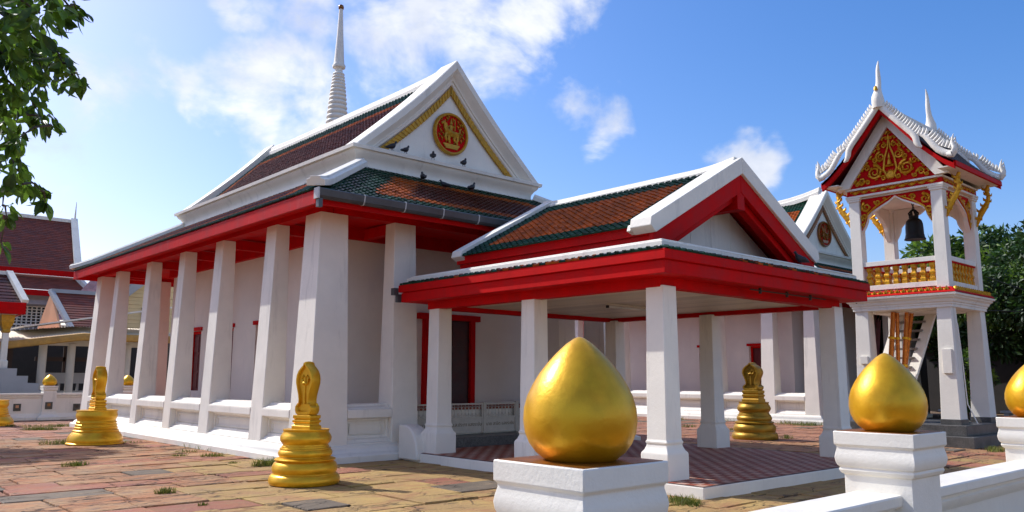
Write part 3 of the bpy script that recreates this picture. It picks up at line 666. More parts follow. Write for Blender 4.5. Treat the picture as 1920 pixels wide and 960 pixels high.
def pp(dl, dr, db, dt, u, i, j):
    m = min(dl, dr)
    far = dr if u > 2.4 else dl
    m = min(dl, dr)-.0
    if db < .30 or dt < .62 or m < .66: return 0
    if db < .62 or m < 1.2 or dt < .9: return 1
    return 2
for sx in (-1, 1):
    O = (pc-ux-.02, uy1-.02, uz+.01) if sx < 0 else (pc+ux+.02, uy0+.1, uz+.01)
    tiles(T, O, (0, sx, 0), (-sx*ux, 0, ridge-uz), uy1-uy0-.12, us, 0, 0, .145, .118, pp, rib=.03, lift=.02, ribmat=True)
T.build('roof_tiles', TILE3, upr, recalc=False, stuff=True)
mb = MB(); rings = []
for i in range(21):
    yy = uy0+.1+(uy1-uy0-.15)*i/20; e = max(0, 1-(yy-uy0)/1.0); e2 = max(0, 1-(uy1-yy)/.7); z = ridge+.10*e*e+.05*e2*e2
    rings.append([(pc-.15, yy, z-.14), (pc-.15, yy, z), (pc-.09, yy, z+.04), (pc-.07, yy, z+.10), (pc+.07, yy, z+.10), (pc+.09, yy, z+.04), (pc+.15, yy, z), (pc+.15, yy, z-.14)])
mb.loft(rings); mb.build('ridge', 'plaster', upr, bevel=.008)
# white bargeboards (near and far gables)
def barge(ya, yb, o0, o1, zap, ends, nm, mt, par, lift=0):
    for sx in (-1, 1):
        rg = []
        for o in (o0, o1):
            az = zap-o/math.cos(an); rg.append((az, sx))
        pts = []
        e = ends
        zA0, zA1 = rg[0][0], rg[1][0]
        poly = [(pc, zA0), (pc+sx*e, zA0-e*slp), (pc+sx*(e+.03), zA0-e*slp-(o1-o0)*.55), (pc+sx*(e-.10), zA1-(e-.10)*slp), (pc, zA1)]
        mb = MB(); mb.prism(poly, 'y', ya, yb); mb.build(nm, mt, par, bevel=.012)
barge(uy0-.02, uy0+.40, 0, .26, ridge+.16, ux+.10, 'bargeboard', 'plaster', upr)
barge(uy0+.40, uy0+.48, .09, .26, ridge+.16, ux+.08, 'bargeboard', 'plaster', upr)
barge(uy1-.30, uy1, 0, .22, ridge+.14, ux+.06, 'bargeboard', 'plaster', upr)
barge(uy0+.03, uy0+.12, .261, .55, ridge+.16, ux+.0, 'gable_rafter', 'red', upr)
barge(uy0+.14, uy0+.30, .50, .66, ridge+.16, ux-.05, 'gable_rafter', 'red', upr)
mb = MB()
for sx in (-1, 1): mb.loft([[(pc, y_, ridge-.20), (pc+sx*(ux-.15), y_, uz-.19+.08), (pc+sx*(ux-.15), y_, uz-.25+.08), (pc, y_, ridge-.26)] for y_ in (uy0+.13, 8.3)])
mb.build('gable_soffit', 'red', upr)
gw = MB(); gw.prism([(pc-2.25, 3.55), (pc+2.25, 3.55), (pc+2.25, 3.75), (pc, 3.75+2.25*slp), (pc-2.25, 3.75)], 'y', 8.30, 8.36); G = gw.build('gable_wall', 'plaster', PV)
for q in range(-3, 4): B('cover_strip', 'plaster', G, (pc+q*.62-.006, pc+q*.62+.006, 8.295, 8.302, 3.56, 3.75+(2.25-abs(q*.62)-.05)*slp))
B('apex_bracket', 'red', upr, (pc-.11, pc+.11, uy0+.04, uy0+.2, 4.52, 4.95), (pc-.10, pc+.10, uy0+.2, 8.3, 4.52, 4.62))
for sx in (-1, 1): B('purlin_end', 'red', upr, (*sorted((pc+sx*(ux-.42), pc+sx*(ux-.1))), uy0+.13, 8.3, 3.60, 3.74))
B('gutter_end', 'gutter', PV, (9.02, 9.12, 13.5, 13.62, 3.22, 3.36), (9.10, 9.2, 13.5, 13.58, 3.08, 3.24))
# curtain rail under the front fascia
mb = MB(); mb.tube([(11.6, 7.12, 3.03), (14.1, 7.12, 3.03)], .012, 6)
for x in (11.9, 12.75, 13.55): mb.box(x-.015, x+.015, 7.10, 7.14, 2.98, 3.074)
mb.build('hanging_rail', 'post_brown', PV)

# ------------------------------------------------------------------ metal gate in the entrance
GT = root('metal_gate', 'low white metal gate with scrollwork and lettered panels in the hall entrance', 'gate', (12, 14.28, .36)); gy = 14.28
gxs = [9.98, 11.05, 12.03, 13.02, 14.02]
for k, x in enumerate(gxs): B('post', 'steel_white', GT, (x-.03, x+.03, gy-.03, gy+.03, .365, 1.06), bevel=.004)
txts = ('นางสมศรี', 'น.ส.ประภา แสงระยับ', 'นาย สาธิต แสงระยับ', '')
for k in range(4):
    a, b = gxs[k]+.035, gxs[k+1]-.035
    fr = B('leaf_frame', 'steel_white', GT, (a, b, gy-.018, gy+.018, 1.0, 1.035), (a, b, gy-.018, gy+.018, .695, .73), (a, b, gy-.018, gy+.018, .385, .415), (a, a+.03, gy-.017, gy+.017, .415, 1.0), (b-.03, b, gy-.017, gy+.017, .415, 1.0))
    B('sheet', 'steel_white', fr, (a+.03, b-.03, gy-.004, gy+.004, .415, .695))
    n = 9; mb = MB()
    for i in range(1, n): x = a+(b-a)*i/n; mb.tube([(x, gy, .73), (x, gy, 1.0)], .006, 5)
    mb.build('bars', 'steel_white', fr, recalc=False, stuff=True); mb = MB()
    for i in range(n):
        x = a+(b-a)*(i+.5)/n
        for zz in (.80, .92): mb.tube([(x+.04*math.cos(t), gy, zz+.04*math.sin(t)*(1 if zz > .85 else -1)) for t in [math.pi*q/6 for q in range(-1, 8)]], .005, 4)
    mb.build('scrollwork', 'steel_white', fr, recalc=False, stuff=True)
    if txts[k]:
        cu = bpy.data.curves.new('lettering', 'FONT'); cu.body = txts[k]; cu.size = .125; cu.align_x = 'CENTER'; cu.extrude = .002; cu.resolution_u = 2
        tmp = bpy.data.objects.new('tmp', cu); COL.objects.link(tmp); dg = bpy.context.evaluated_depsgraph_get(); me = bpy.data.meshes.new_from_object(tmp.evaluated_get(dg)); bpy.data.objects.remove(tmp)
        w = max((v.co.x for v in me.vertices), default=.4); sc = min(1, .42/max(w, .01))
        for v in me.vertices: v.co = Vector(((a+b)/2+v.co.x*sc-12, gy-.006-14.28-v.co.z, .535+v.co.y*sc-.36))
        me.materials.clear(); me.materials.append(MATS['lettering']); o = bpy.data.objects.new('lettering', me); COL.objects.link(o); o.parent = fr

# ------------------------------------------------------------------ tube lights
def tube_light(loc, ang, label, ln=1.2):
    t = root('tube_light', label, 'lamp', loc, local=True)
    mb = MB(); mb.box(-ln/2, ln/2, -.03, .03, -.035, 0); mb.build('batten', 'ceiling', t)
    mb = MB(); mb.tube([(-ln/2+.03, 0, -.06), (ln/2-.03, 0, -.06)], .016, 8); mb.build('tube', 'tube_glass', t, smooth=60)
    mb = MB(); [mb.box(s*ln/2-.02, s*ln/2+.02, -.025, .025, -.085, -.034) for s in (-1, 1)]; mb.build('socket', 'steel_dark', t)
    t.rotation_euler.z = ang
tube_light((7.75, 19.9, 4.90), math.pi/2, 'fluorescent tube light under the long hall eave between its second and third columns')
tube_light((7.75, 22.3, 4.90), math.pi/2, 'fluorescent tube light under the long hall eave between its third and fourth columns')
tube_light((12.4, 10.3, 3.014), 0, 'fluorescent tube light on the white boarded ceiling of the open pavilion', 1.3)

# ------------------------------------------------------------------ boundary wall with lotus-bud posts
def bud_mesh(mb, r, h, z0, c=(0, 0), n=40):
    prof = [(.56, 0), (.60, .005), (.66, .02), (.79, .07), (.90, .14), (.97, .22), (1.0, .32), (.985, .42), (.925, .52), (.83, .61), (.71, .70), (.56, .79), (.40, .87), (.24, .94), (.10, .985), (.03, .998), (0.004, 1.0)]
    mb.lathe([(r*a, z0+h*b) for a, b in prof], n, (c[0], c[1], 0))
PY = 2.82
def lotus_post(name, label, px, py, group, s=1, near=True):
    t = root(name, label, 'post', (px, py, 0), group); mb = MB(); w = .255*s
    prof = [(.10, 0), (.10, .10), (.03, .14), (.0, .16), (0, .80), (.0, .875), (.018, .885), (.03, .91), (.022, .93), (.035, .94), (.045, .965), (.05, 1.0), (.044, 1.035), (.035, 1.07), (.035, 1.085), (.05, 1.10), (.05, 1.198), (.045, 1.2)]
    mb.rect(px-w, px+w, py-w, py+w, [(o*s, z*s) for o, z in prof]); ped = mb.build('pedestal', 'plaster_near', t, smooth=25, bevel=.006 if near else 0)
    B('gilt_top', 'gold_brown', ped, (px-w-.03*s, px+w+.03*s, py-w-.03*s, py+w+.03*s, 1.195*s, 1.203*s))
    mb = MB(); bud_mesh(mb, .283*s, .605*s, 1.2*s, (px, py)); mb.build('lotus_bud', 'gold', t, smooth=60)
    return t
POSTS = [-.55, 3.0, 6.5, 10.15, 13.9]
for k, px in enumerate(POSTS):
    lb = ('white post with gold lotus bud at the start of the low wall', 'large gold lotus bud on white post in front of the pavilion entrance pillars', 'gold lotus bud on white post in front of the bell tower', 'gold lotus bud on white post beside the granite bell tower steps', 'gold lotus bud on white post at the far end of the low wall')[k]
    lotus_post('lotus_bud_post', lb, px, PY, 'lotus bud posts of the near wall')
for k, (a, b) in enumerate(zip(POSTS[:-1], POSTS[1:])):
    lb = ('moulded white wall length before the largest lotus bud post', 'moulded white wall length between the pavilion bud post and the bell tower bud post', 'moulded white wall length in front of the bell tower steps', 'moulded white wall length running past the bell tower')[k]
    t = root('wall_length', lb, 'wall', ((a+b)/2, PY, 0), 'lengths of the near boundary wall'); mb = MB()
    half = [(.20, 0), (.20, .09), (.17, .11), (.12, .17), (.09, .20), (.085, .24), (.07, .26), (.07, .50), (.075, .53), (.10, .555), (.13, .60), (.135, .625), (.12, .64), (.12, .655), (.165, .67), (.175, .685), (.175, .745), (.165, .755)]
    prof = [(PY-o, z) for o, z in half]+[(PY+o, z) for o, z in reversed(half)]
    mb.prism(prof, 'x', a+.25, b-.25); mb.build('wall_body', 'plaster_near', t, smooth=25)

# ------------------------------------------------------------------ gilded boundary stones
def sema(label, x, y, r, hb, hs, w, rot=.3, gm='gold', broad=False):
    t = root('boundary_stone', label, 'boundary stone', (x, y, 0), 'gilded boundary stones')
    prof = [(.97, 0), (1.0, .03), (1.005, .09), (.975, .15), (.93, .18), (.89, .19), (.885, .205), (.905, .225), (.925, .27), (.915, .33), (.87, .385), (.80, .42), (.79, .43), (.86, .437), (.865, .455), (.80, .475), (.73, .49), (.72, .505), (.745, .515), (.765, .545), (.768, .575), (.745, .61), (.715, .625), (.71, .635), (.725, .64), (.72, .655), (.675, .665), (.67, .69), (.645, .70), (.64, .725), (.69, .76), (.725, .80), (.73, .845), (.70, .895), (.65, .935), (.64, .96), (.655, .972), (.655, 1.0), (.63, 1.0)]
    if broad: prof = [(.96, 0), (1.0, .02), (1.0, .05), (.95, .075), (.955, .10), (.96, .16), (.92, .24), (.84, .33), (.79, .37), (.80, .385), (.80, .41), (.75, .43), (.735, .45), (.75, .465), (.75, .50), (.715, .515), (.71, .54), (.725, .55), (.725, .58), (.69, .60), (.69, .625), (.705, .64), (.70, .66), (.665, .68), (.66, .70), (.69, .755), (.715, .81), (.715, .86), (.695, .93), (.69, .965), (.715, .972), (.715, 1.0), (.69, 1.0)]
    mb = MB(); mb.lathe([(r*a, hb*b) for a, b in prof], 40, (x, y, 0)); mb.build('drum', gm, t, smooth=40)
    z0 = hb; s = w/.36
    mb = MB(); mb.rect(x-.09*s, x+.09*s, y-.15*s, y+.15*s, [(.04, z0-.005), (.04, z0+.05*s), (.02, z0+.06*s), (.015, z0+.09*s), (.035, z0+.105*s), (.035, z0+.135*s), (.01, z0+.14*s), (.02, z0+.16*s), (.03, z0+.165*s), (.03, z0+.21*s), (.0, z0+.215*s)]); ped = mb.build('plinth', gm, t, bevel=.006)
    zb = z0+.2*s; H = hs-.2*s
    half = [(.55, 0), (.86, .02), (.98, .08), (.96, .15), (.84, .18), (.72, .15), (.61, .19), (.58, .28), (.66, .38), (.84, .50), (.98, .60), (1.0, .67), (.92, .76), (.72, .84), (.42, .905), (.20, .94), (.15, .965), (.13, .985), (.04, 1.0)]
    hw = w/2
    out_ = [(u*hw, v*H) for u, v in half]+[(-u*hw, v*H) for u, v in reversed(half)]
    th = .10*s
    mb = MB(); cz = H*.55
    def ring(xo, k): return [(x+xo, y+u*k, zb+(v-cz)*(1-(1-k)*.6)+cz) for u, v in out_]
    # raised rim, sunk field
    mb.loft([ring(-th*.72, .97), ring(-th, .92), ring(-th, .78), ring(-th*.62, .70)], True, False); 
    mb.loft([ring(th*.72, .97), ring(th, .92), ring(th, .78), ring(th*.62, .70)], True, False)
    mb.loft([ring(-th*.72, .97), ring(0, 1.0), ring(th*.72, .97)], True, False)
    nh = len(half)
    for xo in (-th*.62, th*.62):
        rg = ring(xo, .70)
        for q in range(nh-1): mb.face([rg[q], rg[q+1], rg[2*nh-2-q], rg[2*nh-1-q]])
    pl = mb.build('slab', gm, t, smooth=35)
    mb = MB()
    for sd in (-1, 1):
        xx = x+sd*th*.66
        mb.tube([(xx, y, zb+H*.22), (xx, y, zb+H*.72)], [.022*s, .012*s], 6)
        for e in (-1, 1): mb.tube([(xx, y, zb+H*.56), (xx, y+e*.05*s, zb+H*.60), (xx, y+e*.075*s, zb+H*.68), (xx, y+e*.04*s, zb+H*.74), (xx, y+e*.01*s, zb+H*.70)], [.016*s, .02*s, .018*s, .014*s, .008*s], 6)
        mb.tube([(xx+sd*.01, y-.05*s, zb+H*.585), (xx+sd*.03, y, zb+H*.60), (xx+sd*.01, y+.05*s, zb+H*.585)], [.01*s, .026*s, .01*s], 6)
        for q in range(-3, 4): mb.tube([(xx, y+q*.038*s, zb-.01), (xx+sd*.012, y+q*.038*s, zb+.035*s), (xx, y+q*.038*s, zb+.07*s)], [.018*s, .018*s, .003], 5)
    mb.build('ornament', gm, pl, smooth=60); t.rotation_euler.z = rot
    return t
sema('ornate gilded leaf-shaped boundary stone before the corner column of the long hall', 6.19, 11.58, .53, .81, 1.03, .355, .32)
sema('gilded boundary stone on a broad drum beside the far columns of the long hall', 5.88, 21.35, .63, .80, 1.04, .40, .05, broad=True)
sema('gilded boundary stone standing near the far plaque wall', 5.35, 31.1, .72, .82, 1.10, .42, .05, broad=True)
sema('dull gilded boundary stone behind the pavilion, before the sunlit plinth', 19.75, 12.15, .60, .98, 1.06, .52, 0, 'gold_dull')

# ------------------------------------------------------------------ bell tower
X0, X1, Y0, Y1 = 21.6, 24.1, 7.62, 10.17; bx, by = (X0+X1)/2, (Y0+Y1)/2
BT = root('bell_tower', 'white bell tower with gold carved gable, gold balusters and granite steps', 'bell tower', (bx, by, 0))
B('step', 'granite', BT, (X0-.55, X1+.55, Y0-.45, Y1+.55, -.02, .25), bevel=.012); B('step', 'granite', BT, (X0-.24, X1+.24, Y0-.2, Y1+.24, .25, .50), bevel=.012)
for xa, sx in ((X0, -1), (X1-.46, 1)):
    for ya, sy in ((Y0, -1), (Y1-.46, 1)):
        tx, ty = (.10 if sx < 0 else .02), (.10 if sy < 0 else .02)
        mb = MB(); mb.frust((xa, xa+.46, ya, ya+.46, .62), (xa+.06, xa+.40, ya+.06, ya+.40, 3.42)); lg = mb.build('leg', 'plaster', BT, bevel=.012)
        B('collar', 'granite', lg, (xa-.015, xa+.475, ya-.015, ya+.475, .50, .63), bevel=.006)
mb = MB(); mb.rect(X0+.02, X1-.02, Y0+.02, Y1-.02, [(-.3, 3.40), (0, 3.402), (0, 3.47), (.02, 3.48), (.02, 3.52), (.05, 3.54), (.07, 3.60), (.12, 3.64), (.13, 3.68), (.17, 3.69), (.18, 3.74), (.10, 3.76)]); mb.build('floor_cornice', 'plaster', BT, smooth=25)
B('stair_box', 'plaster', BT, (X0+.5, X1-.4, Y0+.42, Y1-.42, 3.36, 3.40))
# gilt leaf band
mb = MB(); mb.rect(X0, X1, Y0, Y1, [(.15, 3.76), (.12, 3.80), (.02, 3.90), (-.1, 3.91)]); bd = mb.build('leaf_band', 'red', BT)
mb = MB(); n = 17
for k in range(n):
    for (fx_, fy_) in ((X0-.085, None), (X1+.085, None), (None, Y0-.085), (None, Y1+.085)):
        if fx_: q = Y0+(Y1-Y0)*(k+.5)/n; mb.tube([(fx_, q-.06, 3.80), (fx_, q, 3.87), (fx_, q+.05, 3.81)], [.02, .055, .02], 5); mb.tube([(fx_, q+.02, 3.79), (fx_, q+.075, 3.86)], [.035, .01], 5)
        else: q = X0+(X1-X0)*(k+.5)/n; mb.tube([(q-.06, fy_, 3.80), (q, fy_, 3.87), (q+.05, fy_, 3.81)], [.02, .055, .02], 5); mb.tube([(q+.02, fy_, 3.79), (q+.075, fy_, 3.86)], [.035, .01], 5)
mb.build('gilt_leaves', 'gold_carved', bd, smooth=60)
# gallery columns, rails, balusters
cw = .30; cxs = ((X0+.05, X0+.05+cw), (X1-.05-cw, X1-.05)); cys = ((Y0+.05, Y0+.05+cw), (Y1-.05-cw, Y1-.05))
for a, b in cxs:
    for c_, d in cys:
        mb = MB(); mb.loft([[(a+o, c_+o, z), (b-o, c_+o, z), (b-o, d-o, z), (a+o, d-o, z)] for o, z in ((0, 3.9), (.01, 6.40), (-.02, 6.42), (-.02, 6.46), (-.04, 6.48), (-.04, 6.52))]); mb.build('column', 'plaster', BT, bevel=.006)
sides = (((X0+.20, 0, 0, 1, -1, 0), cys[0][1], cys[1][0]), ((X1-.20, 0, 0, 1, 1, 0), cys[0][1], cys[1][0]), ((0, Y0+.20, 1, 0, 0, -1), cxs[0][1], cxs[1][0]), ((0, Y1-.20, 1, 0, 0, 1), cxs[0][1], cxs[1][0]))
def P(fr, s_, d, z): return (fr[0]+fr[2]*s_+fr[4]*d, fr[1]+fr[3]*s_+fr[5]*d, z)
balm = None
for fr, s0, s1 in sides:
    mb = MB(); mb.fbox(fr, s0, s1, -.11, .11, 3.95, 4.08); rl = mb.build('bottom_rail', 'plaster', BT, bevel=.006)
    mb = MB(); mb.fbox(fr, s0, s1, -.12, .12, 4.60, 4.72); mb.build('hand_rail', 'plaster', BT, bevel=.006)
    mb = MB(); mb.fbox(fr, s0, s1, -.09, .09, 4.565, 4.60); mb.build('red_strip', 'red', BT)
    for k in range(8):
        s_ = s0+(s1-s0)*(k+.5)/8
        if balm is None:
            mb = MB(); pf = [(.066, 0), (.066, .10), (.055, .11), (.05, .18), (.066, .20), (.07, .235), (.066, .27), (.05, .285), (.046, .34), (.058, .39), (.066, .40), (.066, .485)]
            mb.loft([[(-r, -r, z), (r, -r, z), (r, r, z), (-r, r, z)] for r, z in pf]); o = mb.build('baluster', 'gold_carved', None, bevel=.006); balm = o
        else: o = balm.copy(); COL.objects.link(o)
        o.parent = BT; p = P(fr, s_, 0, 4.08); o.location = Vector(p)-ORG[BT.name]
# ogee arch panels with red field and gilt scrolls
def scroll(mb, fr, d, s_, z, r, turns, dir_, rad, start=0):
    pts = []; rr = []; n = int(turns*14)
    for i in range(n+1):
        t = i/n; a = start+dir_*t*turns*2*math.pi; q = r*(1-t*.82); pts.append(P(fr, s_+q*math.cos(a), d, z+q*math.sin(a))); rr.append(rad*(1-.55*t))
    mb.tube(pts, [q*1.35 for q in rr], 5); rad *= 1.3
    for i in range(0, n-2, 3):
        t = i/n; a = start+dir_*t*turns*2*math.pi; q = r*(1-t*.82)
        mb.tube([P(fr, s_+q*math.cos(a), d, z+q*math.sin(a)), P(fr, s_+q*1.22*math.cos(a+.12*dir_), d, z+q*1.22*math.sin(a+.12*dir_)), P(fr, s_+q*1.38*math.cos(a+.38*dir_), d, z+q*1.38*math.sin(a+.38*dir_))], [rad*.9, rad*.8, .003], 4)
zt = 6.47
for fr, s0, s1 in sides:
    W = s1-s0; m = (s0+s1)/2; arch = [(0, 5.55), (.10, 5.70), (.16, 5.82), (.19, 5.95), (.30, 6.05), (.62, 6.20), (.80, 6.28), (1.0, 6.42)]
    for e in (-1, 1):
        pts = [(m-e*W/2*(1-u), z) for u, z in arch]
        top_ = [(m-e*W/2*(1-u), zt) for u, z in arch]
        for (da, db, mt, nm, dz) in ((-.05, .05, 'plaster', 'arch_panel', 0), (.051, .06, 'red', 'red_field', .05), (-.06, -.051, 'plaster', 'arch_lining', .02)):
            mb = MB()
            for k in range(len(pts)-1):
                (sa, za_), (sb, zb_) = pts[k], pts[k+1]
                if za_+dz >= zt-.012: continue
                mb.hexa([P(fr, sa, da, za_+dz), P(fr, sb, da, min(zb_+dz, zt-.01)), P(fr, sb, db, min(zb_+dz, zt-.01)), P(fr, sa, db, za_+dz)], [P(fr, sa, da, zt), P(fr, sb, da, zt), P(fr, sb, db, zt), P(fr, sa, db, zt)])
            pn = mb.build(nm, mt, BT)
            if nm == 'red_field':
                mb = MB(); scroll(mb, fr, .075, m-e*W/2*.83, 6.24, .13, 1.5, e, .026, 1.2); scroll(mb, fr, .075, m-e*W/2*.90, 5.97, .085, 1.4, -e, .022, -1.2); scroll(mb, fr, .075, m-e*W/2*.50, 6.335, .075, 1.3, e, .02, .4); scroll(mb, fr, .075, m-e*W/2*.94, 5.78, .05, 1.2, e, .017, .4); scroll(mb, fr, .075, m-e*W/2*.28, 6.385, .045, 1.2, -e, .014, .4)
                mb.tube([P(fr, m-e*W/2*.97, .075, 5.66), P(fr, m-e*W/2*.8, .075, 6.05), P(fr, m-e*W/2*.5, .075, 6.25), P(fr, m-e*W/2*.1, .075, 6.43)], [.014, .026, .024, .01], 5)
                mb.build('gilt_scrolls', 'gold_carved', pn, smooth=60, recalc=False)
# entablature: white fillet, gilt frieze
mb = MB(); mb.rect(X0+.05, X1-.05, Y0+.05, Y1-.05, [(-.35, 6.52), (.05, 6.521), (.05, 6.575), (0, 6.58), (0, 6.72), (.05, 6.725), (.05, 6.775), (-.35, 6.78)]); mb.build('entablature', 'plaster', BT, bevel=.004)
mb = MB(); mb.rect(X0+.05, X1-.05, Y0+.05, Y1-.05, [(.004, 6.585), (.012, 6.59), (.012, 6.712), (.004, 6.717)], caps=False); fz = mb.build('frieze', 'red', BT)
mb = MB()
for fr, s0, s1 in sides:
    for k in range(9):
        s_ = s0-.2+(s1-s0+.4)*(k+.5)/9; d = .17
        mb.hexa([P(fr, s_-.11, d, 6.65), P(fr, s_, d, 6.60), P(fr, s_+.11, d, 6.65), P(fr, s_, d, 6.70)], [P(fr, s_-.03, d+.03, 6.65), P(fr, s_, d+.03, 6.635), P(fr, s_+.03, d+.03, 6.65), P(fr, s_, d+.03, 6.665)])
        for e in (-1, 1): mb.tube([P(fr, s_+e*.05, d, 6.69), P(fr, s_+e*.12, d+.01, 6.695), P(fr, s_+e*.14, d, 6.66)], [.012, .02, .006], 4)
mb.build('gilt_rosettes', 'gold_carved', fz, stuff=True)
B('gallery_ceiling', 'plaster', BT, (X0+.12, X1-.12, Y0+.12, Y1-.12, 6.48, 6.515))
# roof along X
rx0, rx1 = X0-.50, X1+.50; zr, ze, yh = 8.80, 6.98, 1.72
bpts = [(0, zr), (.30, 8.46), (.62, 8.06), (.95, 7.66), (1.25, 7.36), (1.50, 7.13), (yh, ze)]
R = MB()
for e in (-1, 1): R.loft([[(x, by+e*u, z) for u, z in bpts]+[(x, by+e*max(0, u-.02), z-.07) for u, z in reversed(bpts)] for x in (rx0+.06, rx1-.06)])
rf = R.build('roof', 'red_dark', BT)
T = MB()
for e in (-1, 1):
    for (u1, z1), (u0, z0) in zip(bpts[:-1], bpts[1:]):
        O = (rx0+.08, by+e*u0, z0+.004) if e < 0 else (rx1-.08, by+e*u0, z0+.004)
        tiles(T, O, (-e, 0, 0), (0, -e*(u0-u1), z1-z0), rx1-rx0-.16, math.hypot(u0-u1, z1-z0)+.02, 0, 0, .13, .11, lambda *a: 0, rib=.012, lift=.012)
T.build('roof_tiles', ['tile_dark'], rf, recalc=False, stuff=True)
for e in (-1, 1):
    B('eave_board', 'red', rf, (rx0+.1, rx1-.1, *sorted((by+e*(yh-.02), by+e*(yh+.04))), ze-.14, ze-.015), bevel=.004)
    B('eave_soffit', 'plaster', rf, (rx0+.14, rx1-.14, *sorted((by+e*1.30, by+e*(yh-.03))), ze-.13, ze-.10))
mb = MB(); mb.loft([[(x, by-.09, zr-.06), (x, by-.09, zr+.04), (x, by-.05, zr+.09), (x, by+.05, zr+.09), (x, by+.09, zr+.04), (x, by+.09, zr-.06)] for x in (rx0+.12, rx1-.12)]); mb.build('ridge', 'plaster', rf, bevel=.008)
def lerp_path(path, t):
    ls = [math.hypot(b[0]-a[0], b[1]-a[1]) for a, b in zip(path[:-1], path[1:])]; tot = sum(ls); s_ = t*tot
    for (a, b), l in zip(zip(path[:-1], path[1:]), ls):
        if s_ <= l: f = s_/l; return a[0]+(b[0]-a[0])*f, a[1]+(b[1]-a[1])*f, (b[1]-a[1])/l, (b[0]-a[0])/l
        s_ -= l
    return path[-1][0], path[-1][1], -.7, .7
for gx, dx in ((rx0, -1), (rx1, 1)):
    for e in (-1, 1):
        # raking red timber, white bargeboard in two undulating naga sections
        mb = MB(); pts = [(by+e*u, z-.02) for u, z in bpts]+[(by+e*u, z-.22) for u, z in reversed(bpts)]
        mb.prism(pts, 'x', *sorted((gx-dx*.06, gx-dx*.16))); mb.build('raking_timber', 'red', rf)
        up_ = [(0, zr+.03), (.35, zr-.40), (.62, zr-.72), (.80, zr-.93), (.88, zr-1.06), (.90, zr-1.20), (.95, zr-1.32), (1.02, zr-1.36)]
        lo_ = [(.86, zr-.98), (.98, zr-.99), (1.10, zr-1.07), (1.20, zr-1.20), (1.30, zr-1.36), (1.40, zr-1.50), (1.52, zr-1.60), (1.62, zr-1.65), (1.72, zr-1.66), (1.78, zr-1.62)]
        for path, rr in ((up_, [.085]*5+[.08, .065, .025]), (lo_, [.035, .055, .07, .082, .085, .085, .085, .085, .08, .06])):
            mb = MB(); mb.tube([(gx, by+e*u, z) for u, z in path], rr, 8, .62, side=(1, 0, 0)); mb.build('bargeboard', 'plaster', rf, smooth=60)
        full = [(.10, zr-.06), (.62, zr-.68), (.95, zr-1.0), (1.2, zr-1.12), (1.45, zr-1.42), (1.72, zr-1.56)]
        for k in range(25):
            u, z, dz, du = lerp_path(full, (k+.3)/25); nx_, nz_ = -dz, du        # outward normal
            p = Vector((gx, by+e*u, z)); nrm = Vector((0, e*nx_, nz_)).normalized(); tn = Vector((0, e*du, dz)).normalized()
            mb = MB(); mb.tube([p, p+nrm*.10, p+nrm*.15-tn*.015, p+nrm*.19-tn*.05], [.045, .044, .034, .008], 7, 1.0, side=(1, 0, 0)); mb.build('roof_fin', 'plaster', rf, smooth=60)
        # naga-head finial at the eave corner
        mb = MB(); c0 = Vector((gx, by+e*1.72, ze+.16))
        mb.tube([c0+Vector((0, -e*.12, -.02)), c0+Vector((0, 0, -.03)), c0+Vector((0, e*.05, .03)), c0+Vector((0, e*.06, .14)), c0+Vector((0, e*.02, .26)), c0+Vector((0, e*.03, .38)), c0+Vector((0, e*.06, .48))], [.07, .09, .085, .065, .05, .03, .006], 8)
        for q in range(4): mb.tube([c0+Vector((0, e*(.05-.01*q), .06+.08*q)), c0+Vector((0, e*(.12-.01*q), .10+.08*q)), c0+Vector((0, e*(.13-.01*q), .17+.08*q))], [.035, .025, .004], 5)
        mb.build('eave_finial', 'plaster', rf, smooth=60)
    # chofa
    mb = MB(); ch = [(0, -.10, .12), (.0, .06, .135), (.02, .20, .12), (-.02, .34, .085), (-.06, .48, .062), (-.10, .64, .055), (-.11, .80, .05), (-.10, .95, .042), (-.12, 1.10, .03), (-.17, 1.26, .008)]
    mb.tube([(gx-dx*0+dx*(-u)*-1*1.0, by, zr+.02+w) for u, w, r in ch], [r*1.25 for u, w, r in ch], 10); cf = mb.build('ridge_finial', 'plaster', rf, smooth=60)
    if dx < 0:
        mb = MB(); mb.lathe([(.004, .11), (.03, .10), (.045, .06), (.055, 0), (.05, 0)], 12, (gx-.10, by, zr+.40)); mb.build('wind_bell', 'gold', cf, smooth=50)
    # tympanum
    fr = (gx-dx*.5, 0, 0, 1, dx, 0); mb = MB(); yb_, zt_ = 1.12, 8.30
    mb.prism([(by-yb_, 6.78), (by+yb_, 6.78), (by, zt_)], 'x', *sorted((gx-dx*.50, gx-dx*.56))); tp = mb.build('tympanum', 'red', BT)
    mb = MB()
    for e in (-1, 1):
        mb.prism([(by+e*yb_, 6.78), (by+e*(yb_+.34), 6.78), (by, zt_+.46), (by, zt_)], 'x', *sorted((gx-dx*.42, gx-dx*.54)))
    mb.build('raking_frame', 'plaster', tp)
    mb = MB()
    for e in (-1, 1):
        scroll(mb, fr, .03, by+e*.42, 7.12, .20, 1.9, e, .03, math.pi/2); scroll(mb, fr, .03, by+e*.78, 6.94, .10, 1.5, -e, .024, 0); scroll(mb, fr, .03, by+e*.24, 7.52, .13, 1.6, -e, .024, math.pi/2); scroll(mb, fr, .03, by+e*.14, 7.82, .075, 1.4, e, .018, math.pi/2)
        mb.tube([P(fr, by+e*.06, .03, 6.9), P(fr, by+e*.17, .03, 7.15), P(fr, by+e*.13, .03, 7.45), P(fr, by+e*.03, .03, 7.75), P(fr, by, .03, 8.12)], [.03, .032, .03, .024, .008], 5)
